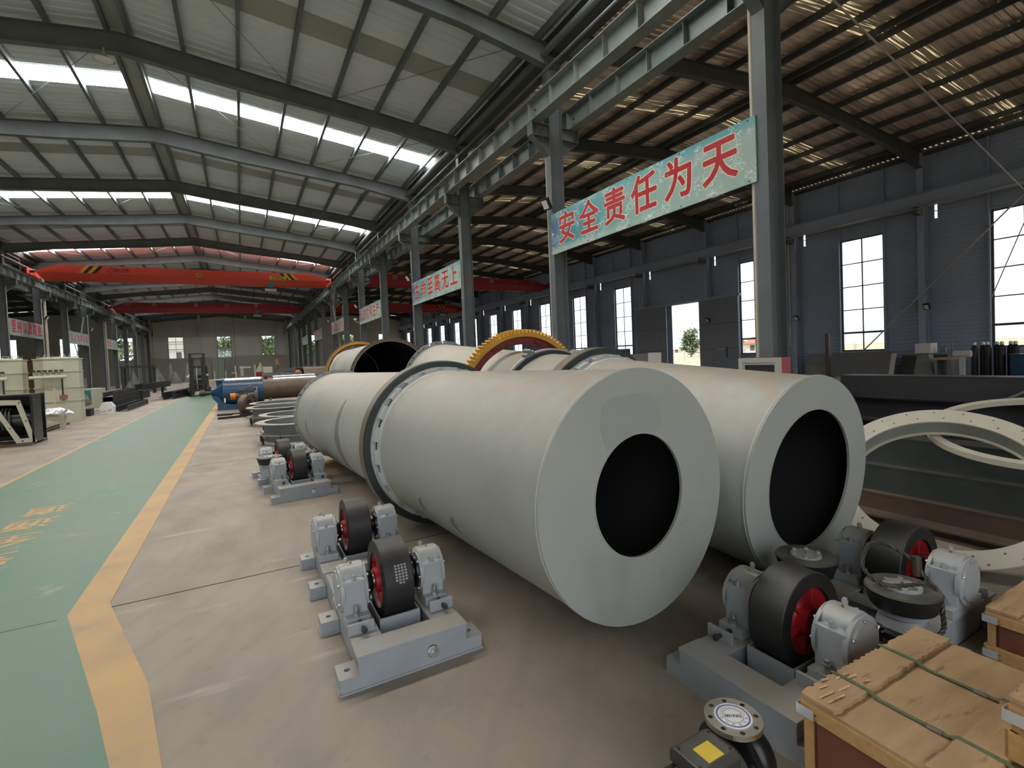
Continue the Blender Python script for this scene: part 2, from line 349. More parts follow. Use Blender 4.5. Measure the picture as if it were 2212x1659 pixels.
def dup(root, loc=None, rot=None, label=None, group=None):
    r = root.copy(); COL.objects.link(r)
    if loc is not None: r.location = loc
    if rot is not None: r.rotation_euler = rot
    if label: r['label'] = label
    if group: r['group'] = group
    for ch in list(root.children):
        c = ch.copy(); COL.objects.link(c); c.parent = r
        for g in list(ch.children):
            d = g.copy(); COL.objects.link(d); d.parent = c
    return r
def thing(name, label, cat, loc=(0, 0, 0), rot=(0, 0, 0), group=None):
    o = bpy.data.objects.new(name, None); COL.objects.link(o); o.location = loc; o.rotation_euler = rot; o.empty_display_size = 0.1
    o['label'] = label; o['category'] = cat
    if group: o['group'] = group
    return o
def tag(o, label, cat, group=None):
    o['label'] = label; o['category'] = cat
    if group: o['group'] = group
    return o
def struct(name, loc=(0, 0, 0)):
    o = bpy.data.objects.new(name, None); COL.objects.link(o); o.location = loc; o['kind'] = 'structure'; return o
_TXT = {}
def text(body, size, material, mw, parent=None, name='lettering', depth=0.002, offset=0.0, align='CENTER', sx=1.0, bold=0.0):
    """flat lettering as a mesh; mw places its local XY plane"""
    key = (body, size, depth, offset, align, sx, bold)
    if key not in _TXT:
        cu = bpy.data.curves.new('t', 'FONT'); cu.body = body; cu.size = size; cu.extrude = depth; cu.offset = offset; cu.align_x = align; cu.align_y = 'CENTER'; cu.resolution_u = 3
        to = bpy.data.objects.new('t', cu); COL.objects.link(to)
        me = bpy.data.meshes.new_from_object(to.evaluated_get(bpy.context.evaluated_depsgraph_get()))
        bpy.data.objects.remove(to); bpy.data.curves.remove(cu)
        if sx != 1.0:
            for v in me.vertices: v.co.x *= sx
        if bold:      # heavier strokes: the same glyph repeated on a small ring
            V = [v.co.copy() for v in me.vertices]; F = [tuple(p.vertices) for p in me.polygons]; vs = []; fs = []
            for q in range(9):
                o_ = len(vs); d = Vector((0, 0, 0)) if q == 8 else Vector((cos(q*pi/4), sin(q*pi/4), 0))*bold
                d.z = 0.00012*q
                vs += [tuple(v+d) for v in V]; fs += [tuple(o_+i for i in f) for f in F]
            me = bpy.data.meshes.new('t'); me.from_pydata(vs, [], fs)
        _TXT[key] = me
    me = _TXT[key].copy(); me.materials.clear(); me.materials.append(M[material])
    o = bpy.data.objects.new(name, me); COL.objects.link(o); o.parent = parent; o.matrix_basis = mw; return o
def basis(o, x, y):
    x = Vector(x).normalized(); y = Vector(y).normalized(); z = x.cross(y)
    return Matrix(((x.x, y.x, z.x, o[0]), (x.y, y.y, z.y, o[1]), (x.z, y.z, z.z, o[2]), (0, 0, 0, 1)))

# ------------------------------------------------------------------ building
def Yk(k): return 4.963+6*k
KS = range(-2, 16)
Y0, Y1 = Yk(-2)-0.1, 95.1
RX, RZ, RS = -2.45, 10.96, 0.113          # main ridge: x, purlin seat height, slope
AX, AZ, AS = 17.8, 11.14, 0.083           # aisle ridge
LX = -22.7                                # left aisle ridge
def ztop(X): return RZ-RS*abs(X-RX)
def zaisle(X): return AZ-AS*abs(X-AX)
def zleft(X): return AZ-AS*abs(X-LX)

floor = MB().box(-34, 29, -7.2, 95.3, -0.3, 0).build('floor', 'floor', smooth=0, kind='structure')
# painted walkway, ochre edge lines, saw-cut joints and lettering: parts of the floor
MB().prism([(-3.46, 95), (-3.46, -7), (1.6, -7), (-0.58, 2.68), (-0.75, 3.27), (-1.205, 4.70), (-1.2, 95)], 0.0, 0.003, 'z').build('green_walkway', 'lane', floor, smooth=0)
MB().prism([(-1.2, 60), (-1.205, 4.70), (-0.75, 3.27), (-0.58, 2.68), (1.6, -7), (1.85, -7), (-0.36, 2.45), (-0.55, 3.40), (-0.97, 4.76), (-0.99, 60)], 0.0, 0.004, 'z').build('ochre_edge_line', 'line', floor, smooth=0)
MB().prism([(-3.46, -7), (-3.46, 95), (-3.53, 95), (-3.53, -7)], 0.0, 0.0035, 'z').build('ochre_edge_line', 'line', floor, smooth=0)
for n in range(0, 15):
    y = 4.68+6*n
    o = MB().box(-12, 7, y-0.006, y+0.006, 0, 0.0012).build('floor_joint', 'hole', floor, smooth=0)
    if n == 0: MB().box(-3.4, -1.25, y-0.03, y-0.024, 0, 0.0036).build('floor_joint', 'hole', floor, smooth=0)
for i, ch in enumerate('道通全安'):
    text(ch, 0.50, 'line', basis((-2.32+0.02*i, 8.60-0.68*i, 0.0036), (-1, 0.0, 0), (0, -1, 0)), floor, 'walkway_character', 0.0006, 0.0, bold=0.008)

# corrugated sheet helpers -------------------------------------------------
def corr_y(mb, ya, yb, xs, zf, per, dep):
    """roof sheet: ribs run along X, repeat in Y"""
    ys = [];  n = max(1, int(round((yb-ya)/per)))
    for i in range(n):
        y = ya+(yb-ya)*i/n; p = (yb-ya)/n
        ys += [(y, 0), (y+p*0.55, 0), (y+p*0.66, dep), (y+p*0.89, dep)]
    ys.append((yb, 0))
    vs = []
    for x in xs: vs += [(x, y, zf(x)+h) for y, h in ys]
    m = len(ys); fs = []
    for j in range(len(xs)-1):
        for i in range(m-1): fs.append((j*m+i, j*m+i+1, (j+1)*m+i+1, (j+1)*m+i))
    mb.add(vs, fs)
def corr_z(mb, x, ya, yb, za, zb, per=0.18, dep=0.025):
    def hh(z):
        p = (z % per)/per
        return 0 if p <= 0.5 else -dep*(p-0.5)/0.12 if p <= 0.62 else -dep if p <= 0.88 else -dep*(1-p)/0.12
    zs = [za]; i = int(za/per)
    while i*per < zb:
        for q in (0, 0.5, 0.62, 0.88):
            z = (i+q)*per
            if za+1e-4 < z < zb-1e-4: zs.append(z)
        i += 1
    zs.append(zb)
    vs = [(x+hh(z), ya, z) for z in zs]+[(x+hh(z), yb, z) for z in zs]; m = len(zs)
    mb.add(vs, [(i, i+1, m+i+1, m+i) for i in range(m-1)])
def holed(ya, yb, za, zb, holes, fn):
    """call fn(y0,y1,z0,z1) for the solid parts of a wall with rectangular holes"""
    es = sorted({ya, yb}|{max(ya, min(yb, v)) for h in holes for v in h[:2]})
    for a, b in zip(es[:-1], es[1:]):
        if b-a < 1e-4: continue
        hs = sorted([h for h in holes if h[0] < b-1e-4 and h[1] > a+1e-4], key=lambda h: h[2]); z = za
        for h in hs:
            if h[2] > z: fn(a, b, z, h[2])
            z = max(z, h[3])
        if z < zb: fn(a, b, z, zb)

ceil = struct('ceiling')
strips = [Yk(k)+3.0 for k in range(-2, 15)]
def roof(name, m, x0, x1, zf, per, dep, strip_w=0.9):
    mb = MB(); y = Y0
    for s in strips:
        corr_y(mb, y, s-strip_w/2, (x0, x1), zf, per, dep); y = s+strip_w/2
    corr_y(mb, y, Y1, (x0, x1), zf, per, dep)
    mb.build(name, m, ceil, smooth=0)
zm = lambda X: ztop(X)+0.18
za = lambda X: zaisle(X)+0.18
zl = lambda X: zleft(X)+0.18
roof('roof_sheet', 'roof', RX, 7.5, zm, 0.30, 0.028)
roof('roof_sheet', 'roof', RX, -12.4, zm, 0.30, 0.028)
roof('roof_sheet', 'roof_aisle', 7.9, AX, za, 0.21, 0.034)
roof('roof_sheet', 'roof_aisle', AX, 28.6, za, 0.21, 0.034)
roof('roof_sheet', 'roof', -12.8, LX, zl, 0.42, 0.03)
roof('roof_sheet', 'roof', LX, -33.2, zl, 0.42, 0.03)
PM = [0.02]+[1.47+1.365*i for i in range(6)]+[9.96]
PA = [0.02]+[1.60+1.48*i for i in range(6)]+[9.91, 10.75]
def purlins(xc, offs, zf, m):
    for sgn in (1, -1):
        for d in [0.24]+[v for v in offs[1:] if v < 9.5]+[9.61]:
            X = xc+sgn*d
            MB().box(X-0.045, X+0.045, Y0, Y1, zf(X)-0.03, zf(X)+0.165).build('purlin', m, ceil, smooth=0)
purlins(RX, PM, ztop, 'steel'); purlins(AX, PA, zaisle, 'steel_dark'); purlins(LX, PA, zleft, 'steel_dark')
# roof lights: one panel between each pair of purlins
def lights(xc, offs, zf, k, m, nm, sides=(1, -1)):
    s = Yk(k)+3.0
    for sgn in sides:
        for a, b in zip(offs[:-1], offs[1:]):
            xa, xb = xc+sgn*(a-0.02), xc+sgn*(b-0.02)
            mb = MB(); mb.hexa([(xa, s-0.46, zf(xa)), (xb, s-0.46, zf(xb)), (xb, s+0.46, zf(xb)), (xa, s+0.46, zf(xa)),
                                (xa, s-0.46, zf(xa)+0.01), (xb, s-0.46, zf(xb)+0.01), (xb, s+0.46, zf(xb)+0.01), (xa, s+0.46, zf(xa)+0.01)])
            mb.build(nm, m, ceil, smooth=0)
for k in range(-2, 15):
    on = k in (0, 2, 4, 6, 12)
    if k in (8, 10): lights(RX, PM, zm, k, 'skylight', 'skylight_panel', (-1,)); lights(RX, PM, zm, k, 'roof_strip', 'clouded_panel', (1,))
    else: lights(RX, PM, zm, k, 'skylight' if on else 'roof_strip', 'skylight_panel' if on else 'clouded_panel')
    lights(AX, PA, za, k, 'roof_strip2', 'clouded_panel'); lights(LX, PA, zl, k, 'roof_strip', 'clouded_panel')
MB().hexa([(RX-0.34, Y0, zm(RX-0.34)-0.03), (RX, Y0, zm(RX)-0.03), (RX, Y1, zm(RX)-0.03), (RX-0.34, Y1, zm(RX-0.34)-0.03), (RX-0.34, Y0, zm(RX-0.34)-0.02), (RX, Y0, zm(RX)-0.02), (RX, Y1, zm(RX)-0.02), (RX-0.34, Y1, zm(RX-0.34)-0.02)]).hexa([(RX, Y0, zm(RX)-0.03), (RX+0.34, Y0, zm(RX+0.34)-0.03), (RX+0.34, Y1, zm(RX+0.34)-0.03), (RX, Y1, zm(RX)-0.03), (RX, Y0, zm(RX)-0.02), (RX+0.34, Y0, zm(RX+0.34)-0.02), (RX+0.34, Y1, zm(RX+0.34)-0.02), (RX, Y1, zm(RX)-0.02)]).build('ridge_capping', 'roof_strip', ceil, smooth=0)
# eave gutters between the roofs and the long tie tubes
for X in (7.7, -12.6):
    MB().prism([(X-0.30, 9.62), (X+0.30, 9.62), (X+0.30, 9.97), (X+0.27, 9.97), (X+0.27, 9.65), (X-0.27, 9.65), (X-0.27, 9.97), (X-0.30, 9.97)], Y0, Y1, 'y').build('roof_gutter', 'steel_dark', ceil, smooth=0)
for X, Z, r in ((7.30, 9.55, 0.09), (7.86, 9.0, 0.05), (-12.9, 9.0, 0.05), (-12.1, 9.0, 0.05), (7.2, 9.0, 0.035)):
    MB().cyl((X, Y0, Z), (X, Y1, Z), r, n=10).build('tie_tube', 'steel', ceil)

# rafters: tapered plate girders
def rafter(pts_top, pts_bot, m, name='rafter'):
    mb = MB(); n = len(pts_top)
    mb.prism(pts_top+pts_bot[::-1], -0.006, 0.006, 'y')
    for P, s in ((pts_top, -1), (pts_bot, 1)):
        for (xa, z_a), (xb, z_b) in zip(P[:-1], P[1:]):
            lo = [(xa, -0.11, z_a), (xb, -0.11, z_b), (xb, 0.11, z_b), (xa, 0.11, z_a)]
            hi = [(x, y, z+s*0.016) for x, y, z in lo]
            mb.hexa(lo+hi if s > 0 else hi+lo)
    return mb.build(name, m, smooth=0, kind='structure')
rx = [-12.44, -9.9, -5.3, RX, 0.4, 5.0, 7.538]
top = [(x, ztop(x)-0.015) for x in rx]; bot = [(-12.44, 9.22), (-9.9, 9.66), (-5.3, 10.07), (RX, 10.40), (0.4, 10.07), (5.0, 9.66), (7.538, 9.22)]
r0 = rafter(top, bot, 'steel'); r0.location.y = Yk(-2)
for k in list(KS)[1:]: inst(r0, loc=(0, Yk(k), 0))
def aisle_rafter(xc, zf, sg):
    xs = [xc-10.26, xc-7.6, xc-3.5, xc, xc+3.5, xc+7.6, xc+9.9]
    t = [(x, zf(x)-0.015) for x in xs]; d = [0.72, 0.52, 0.46, 0.56, 0.46, 0.52, 0.78]
    return rafter(t, [(x, z-dd) for (x, z), dd in zip(t, d)], 'steel_dark')
for xc, zf in ((AX, zaisle), (LX, zleft)):
    r1 = aisle_rafter(xc, zf, 1); r1.location.y = Yk(-2)
    for k in list(KS)[1:]: inst(r1, loc=(0, Yk(k), 0))

# columns -----------------------------------------------------------------
def hshaft(mb, d, w_, z0, z1, t=0.014):
    mb.box(-d/2, -d/2+t, -w_/2, w_/2, z0, z1); mb.box(d/2-t, d/2, -w_/2, w_/2, z0, z1); mb.box(-d/2+t, d/2-t, -0.005, 0.005, z0, z1); return mb
def make_column(double=True):
    e = struct('hall_column')
    hshaft(MB(), 0.40, 0.22, 0.0, 9.85).build('shaft', 'steel', e, smooth=0)
    MB().box(-0.3, 0.3, -0.2, 0.2, 0, 0.025).build('base_plate', 'steel', e, smooth=0)
    b = MB()
    for s in (-1, 1):
        b.prism([(s*0.2, 6.95), (s*0.72, 7.40), (s*0.72, 7.72), (s*0.2, 7.72)], -0.008, 0.008, 'y')
        b.box(*sorted((s*0.2, s*0.74)), -0.12, 0.12, 7.70, 7.72); b.box(*sorted((s*0.2, s*0.73)), -0.12, 0.12, 7.385, 7.40)
        b.hexa([(s*0.2, -0.1, 6.94), (s*0.73, -0.1, 7.385), (s*0.73, 0.1, 7.385), (s*0.2, 0.1, 6.94), (s*0.2, -0.1, 6.955), (s*0.73, -0.1, 7.40), (s*0.73, 0.1, 7.40), (s*0.2, 0.1, 6.955)])
        b.box(*sorted((s*0.72, s*0.735)), -0.12, 0.12, 7.40, 7.70)
        b.box(*sorted((s*0.55, s*0.565)), -0.1, 0.1, 7.40, 7.70)
    b.build('girder_bracket', 'steel', e, smooth=0)
    return e
c0 = make_column(); c0.location = (7.538, Yk(-2), 0)
for X in (7.538, -12.44):
    for k in KS:
        if X > 0 and k == -2: continue
        dup(c0, (X, Yk(k), 0))
# crane runway girders
def make_girder(X, parts):
    e = struct('crane_runway', (X, 0, 0))
    mb = MB().box(-0.15, 0.15, Y0, 94.9, 7.72, 7.738); mb.box(-0.006, 0.006, Y0, 94.9, 7.738, 8.235); mb.box(-0.18, 0.18, Y0, 94.9, 8.235, 8.255)
    mb.build('girder_plates', 'girder', e, smooth=0)
    MB().prism([(-0.05, 8.255), (0.05, 8.255), (0.012, 8.275), (0.012, 8.31), (0.03, 8.32), (0.03, 8.35), (-0.03, 8.35), (-0.03, 8.32), (-0.012, 8.31), (-0.012, 8.275)], Y0, 94.9, 'y').build('crane_rail', 'darkbolt', e, smooth=0)
    st = MB()
    for s in (-1, 1): st.box(*sorted((s*0.006, s*0.14)), -0.005, 0.005, 7.738, 8.235)
    s0 = None; rest = MB()
    y = -6.0
    while y < 94.5:
        if parts and y < 60:
            if s0 is None: s0 = st.build('web_stiffener', 'girder', e, smooth=0); s0.location = (0, y, 0)
            else: inst(s0, loc=(0, y, 0))
        else:
            for s in (-1, 1): rest.box(*sorted((s*0.006, s*0.14)), y-0.005, y+0.005, 7.738, 8.235)
        y += 1.0
    rest.build('web_stiffeners', 'girder', e, smooth=0, kind='stuff')
    for k in KS:   # end plates with bolt heads over each bracket
        if 0 <= k < 6 and parts:
            b = MB()
            for sy in (-1, 1):
                for z in (7.85, 8.0): b.hexbolt((-0.006, Yk(k)+sy*0.12, z), (-1, 0, 0), 0.025, 0.02)
            b.build('splice_bolts', 'darkbolt', e, smooth=0)
make_girder(6.94, True); make_girder(8.14, True); make_girder(-11.84, False); make_girder(-13.04, False)

# right wall --------------------------------------------------------------
XW = 28.15
WZ0, WZ1 = 1.28, 7.02
wins = [1.65+6*j for j in range(-1, 16) if j not in (3, 4)]+[19.72]
DOOR = (23.45, 26.45, 0.0, 4.95)
holes = [(c-0.98, c+0.98, WZ0, WZ1) for c in wins]+[DOOR]+[(Yk(k)-0.46, Yk(k)-0.36, 7.22, 7.52) for k in range(-1, 15)]+[(Yk(k)-0.46, Yk(k)-0.36, 7.57, 7.85) for k in range(-1, 15)]
mb = MB(); holed(Y0, Y1, 0.0, za(XW), holes, lambda a, b, c, d: corr_z(mb, XW, a, b, c, d)); mb.build('wall_right', 'wall_r', smooth=0, kind='structure')
wn = [0]
def make_window(axis, u0, u1, z0, z1, p, zrows, bar=0.05, thick=None):
    """axis 'y': window in the plane x=p spanning y; axis 'x': in the plane y=p spanning x"""
    wn[0] += 1; e = struct('window_%d' % wn[0])
    def bx(a, b, c, d, t=0.03):
        return MB().box(p-t, p+t, a, b, c, d) if axis == 'y' else MB().box(a, b, p-t, p+t, c, d)
    um = (u0+u1)/2; fr = MB()
    for q in ((u0-0.02, u0+0.04, z0-0.02, z1+0.02), (u1-0.04, u1+0.02, z0-0.02, z1+0.02), (u0, u1, z0-0.02, z0+0.04), (u0, u1, z1-0.04, z1+0.02)):
        fr.add(bx(*q).v, bx(*q).f)
    fr.build('window_frame', 'winframe', e, smooth=0)
    bx(um-bar/2, um+bar/2, z0, z1, 0.02).build('mullion', 'winframe', e, smooth=0)
    for i, z in enumerate(zrows):
        h = 0.05 if thick is not None and i == thick else bar/2
        bx(u0, u1, z-h, z+h, 0.02).build('glazing_bar', 'winframe', e, smooth=0)
    zz = [z0]+sorted(zrows)+[z1]
    for a, b in zip(zz[:-1], zz[1:]):
        for c, d in ((u0, um), (um, u1)): bx(c, d, a, b, 0.003).build('pane', 'glass', e, smooth=0)
    return e
for c in wins: make_window('y', c-0.98, c+0.98, WZ0, WZ1, XW, (2.21, 3.40, 4.60, 5.79), thick=0)
# wall posts, eave rail and wall runway
wp = struct('wall_post', (27.86, Yk(-2), 0)); hshaft(MB(), 0.42, 0.26, 0, 10.2).build('shaft', 'wall_r', wp, smooth=0)
MB().box(-0.75, -0.2, -0.1, 0.1, 7.4, 7.72).build('girder_bracket', 'steel_dark', wp, smooth=0)
for k in list(KS)[1:]: dup(wp, (27.86, Yk(k), 0))
MB().box(27.18, 27.48, Y0, 94.9, 7.72, 7.74).box(27.32, 27.335, Y0, 94.9, 7.74, 8.3).box(27.16, 27.5, Y0, 94.9, 8.3, 8.32).build('crane_runway', 'wall_r', smooth=0, kind='structure')
MB().box(28.0, 28.1, Y0, 94.9, 10.15, 10.3).build('trim_1', 'steel_dark', smooth=0, kind='structure')
MB().cyl((27.1, Y0, 7.62), (27.1, 94.9, 7.62), 0.02, n=6).build('trim_2', 'conduit', kind='structure')
for c in wins:   # posts flanking each window
    for s in (-1.06, 1.06): MB().box(28.0, 28.09, c+s-0.035, c+s+0.035, 0, 10.2).build('wall_stud', 'wall_r', smooth=0, kind='structure')
# sliding door leaves: setting
for n, (a, b) in enumerate(((20.45, 23.47), (26.43, 29.45))):
    d = struct('door_%d' % (n+1))
    MB().box(27.50, 27.56, a, b, 0.03, 4.95).build('door_leaf', 'door', d, smooth=0)
    for z in (1.65, 3.3): MB().box(27.49, 27.50, a+0.02, b-0.02, z-0.008, z+0.008).build('leaf_seam', 'hole', d, smooth=0)
    if n == 0: MB().box(27.45, 27.49, 21.4, 22.1, 1.62, 1.66).build('door_handle', 'alu', d, smooth=0); MB().box(27.46, 27.5, 21.3, 21.36, 1.1, 1.75).build('door_bolt', 'darkbolt', d, smooth=0)
MB().box(27.47, 27.62, 20.3, 29.6, 4.95, 5.08).build('trim_3', 'wall_r', smooth=0, kind='structure')

# far wall, left wall, end walls -------------------------------------------
YF = 95.1
fx = [-28.7, -22.05, -15.4, -8.95, -2.27, 4.35, 11.0, 17.65, 24.3]
fz = lambda X: (ztop(X) if -12.6 < X < 7.7 else zaisle(X) if X > 0 else zleft(X))+0.15
fholes = [(c-1.02, c+1.02, 3.58, 7.05) for c in fx]
for nm, lo, hi in (('wall_back', -12.6, 7.7), ('wall_back_right', 7.7, 28.2), ('wall_back_left', -33.0, -12.6)):
    mb = MB()
    hs = [h for h in fholes if lo < h[0] < hi]
    def seg(a, b, c, d, mb=mb):
        n = max(1, int((b-a)/0.95))
        for i in range(n):
            x0, x1 = a+(b-a)*i/n, a+(b-a)*(i+1)/n
            dz = 1e-4
            if d > 9: mb.hexa([(x0, YF, c), (x1, YF, c), (x1, YF+0.1, c), (x0, YF+0.1, c), (x0, YF, fz(x0)), (x1, YF, fz(x1)), (x1, YF+0.1, fz(x1)), (x0, YF+0.1, fz(x0))])
            else: mb.box(x0, x1, YF, YF+0.1, c, d)
    holed(lo, hi, 0, 9.5, hs, seg)
    mb.build(nm, 'wall_f', smooth=0, kind='structure')
for c in fx: make_window('x', c-1.02, c+1.02, 3.58, 7.05, YF+0.03, (4.74, 5.90))
g = struct('trim_4')
for z in (2.0, 3.5, 5.06, 7.12, 9.12): MB().box(-12.3, 7.4, YF-0.10, YF-0.02, z-0.05, z+0.05).build('wall_girt', 'wall_f', g, smooth=0)
for X in (-12.2, -5.65, 1.02, 7.3): MB().box(X-0.16, X+0.16, YF-0.36, YF-0.1, 0, fz(X)-0.1).build('gable_post', 'wall_f', g, smooth=0)
for c in (-8.95, -2.27, 4.35):
    for s in (-1.1, 1.1): MB().box(c+s-0.04, c+s+0.04, YF-0.10, YF-0.02, 0, fz(c)-0.1).build('gable_stud', 'conduit', g, smooth=0)
MB().box(-33.1, -32.95, Y0, Y1, 0, 10.4).build('wall_left', 'wall_f', smooth=0, kind='structure')
# the wall behind the camera: two wide gateways, open
mb = MB()
def fseg(a, b, c, d): mb.box(a, b, -7.15, -7.05, c, d)
holed(-33, 28.2, 0, 11.3, [(-10.0, 4.0, 0, 8.2), (15.0, 25.0, 0, 5.0), (-31, -28, 0, 3.2)], fseg); mb.build('wall_front', 'wall_f', smooth=0, kind='structure')

# brace rods
br = struct('trim_5')
rods = [((7.7, 4.9, 8.1), (27.6, 7.4, 7.32), 0.022), ((27.5, 7.4, 7.4), (27.5, 14.3, 0.3), 0.03), ((27.5, 8.5, 3.3), (27.5, 7.2, 7.0), 0.02),
        ((7.45, 41.2, 7.0), (7.45, 46.6, 0.2), 0.02), ((7.45, 46.6, 7.0), (7.45, 41.2, 0.2), 0.02), ((-12.4, 53, 7.0), (-12.4, 58.6, 0.2), 0.03), ((-12.4, 58.6, 7.0), (-12.4, 53, 0.2), 0.03)]
for k in (1, 2, 4, 6):
    for sx in (1, -1):
        rods.append(((RX+sx*0.3, Yk(k)+0.2, ztop(RX+0.3)-0.1), (RX+sx*4.2, Yk(k+1)-0.2, ztop(RX+4.2)-0.1), 0.008)); rods.append(((RX+sx*9.3, Yk(k)+0.2, ztop(RX+9.3)-0.1), (RX+sx*5.5, Yk(k+1)-0.2, ztop(RX+5.5)-0.1), 0.008))
        rods.append(((AX+sx*0.5, Yk(k)+0.2, zaisle(AX+0.5)-0.1), (AX+sx*4.8, Yk(k+1)-0.2, zaisle(AX+4.8)-0.1), 0.008))
for a, b, r in rods: MB().cyl(a, b, r, n=6).build('brace_rod', 'conduit' if r > 0.019 else 'steel', br)
# knee braces from rafter to purlin
kb = None
for k in range(0, 7):
    for X in (-6.6, -3.9, -1.0, 1.75, 4.5, 13.2, 16.2, 19.4, 22.4, 25.4):
        zz = ztop(X) if X < 7.5 else zaisle(X)
        if kb is None: kb = MB().cyl((0, 0, -0.38), (0, 0.42, 0), 0.014, n=5).build('knee_brace', 'steel', br); kb.location = (X, Yk(k), zz)
        else: inst(kb, loc=(X, Yk(k), zz))
# downpipes and conduits on the columns
dp = struct('trim_6')
for k in range(-1, 14):
    MB().cyl((7.40, Yk(k)+0.165, 0), (7.40, Yk(k)+0.165, 8.0 if k % 3 else 9.6), 0.045, n=10).build('downpipe', 'pipe' if k % 3 == 0 else 'conduit', dp)
for k in range(4, 14):
    MB().cyl((-12.19, Yk(k)-0.16, 0), (-12.19, Yk(k)-0.16, 7.2), 0.03, n=8).build('conduit', 'conduit', dp)
for k in (7, 10): MB().cyl((-12.15, Yk(k)+0.35, 0), (-12.15, Yk(k)+0.35, 10.0), 0.09, n=10).build('downpipe', 'pipe', dp)
MB().cyl((-11.6, 93.5, 3.4), (-11.6, 93.5, 9.4), 0.07, n=8).build('downpipe', 'conduit', dp); MB().cyl((6.9, 93.5, 3.4), (6.9, 93.5, 9.4), 0.07, n=8).build('downpipe', 'conduit', dp)
for k in (0, 2, 4): MB().cyl((27.58, Yk(k)+0.2, 1.6), (27.58, Yk(k)+0.2, 10.0), 0.05, n=8).build('downpipe', 'conduit', dp)
# guard rails beside the runways (loops of pale tube)
for X, ks in ((7.2, (5, 7, 9, 12)), (-12.2, (4, 6, 8, 11))):
    for k in ks:
        MB().sweep([(X, Yk(k)-0.3, 8.26), (X, Yk(k)-0.3, 9.35), (X, Yk(k)+2.4, 9.35), (X, Yk(k)+2.4, 8.26)], 0.025, 6).build('guard_rail', 'conduit', dp)

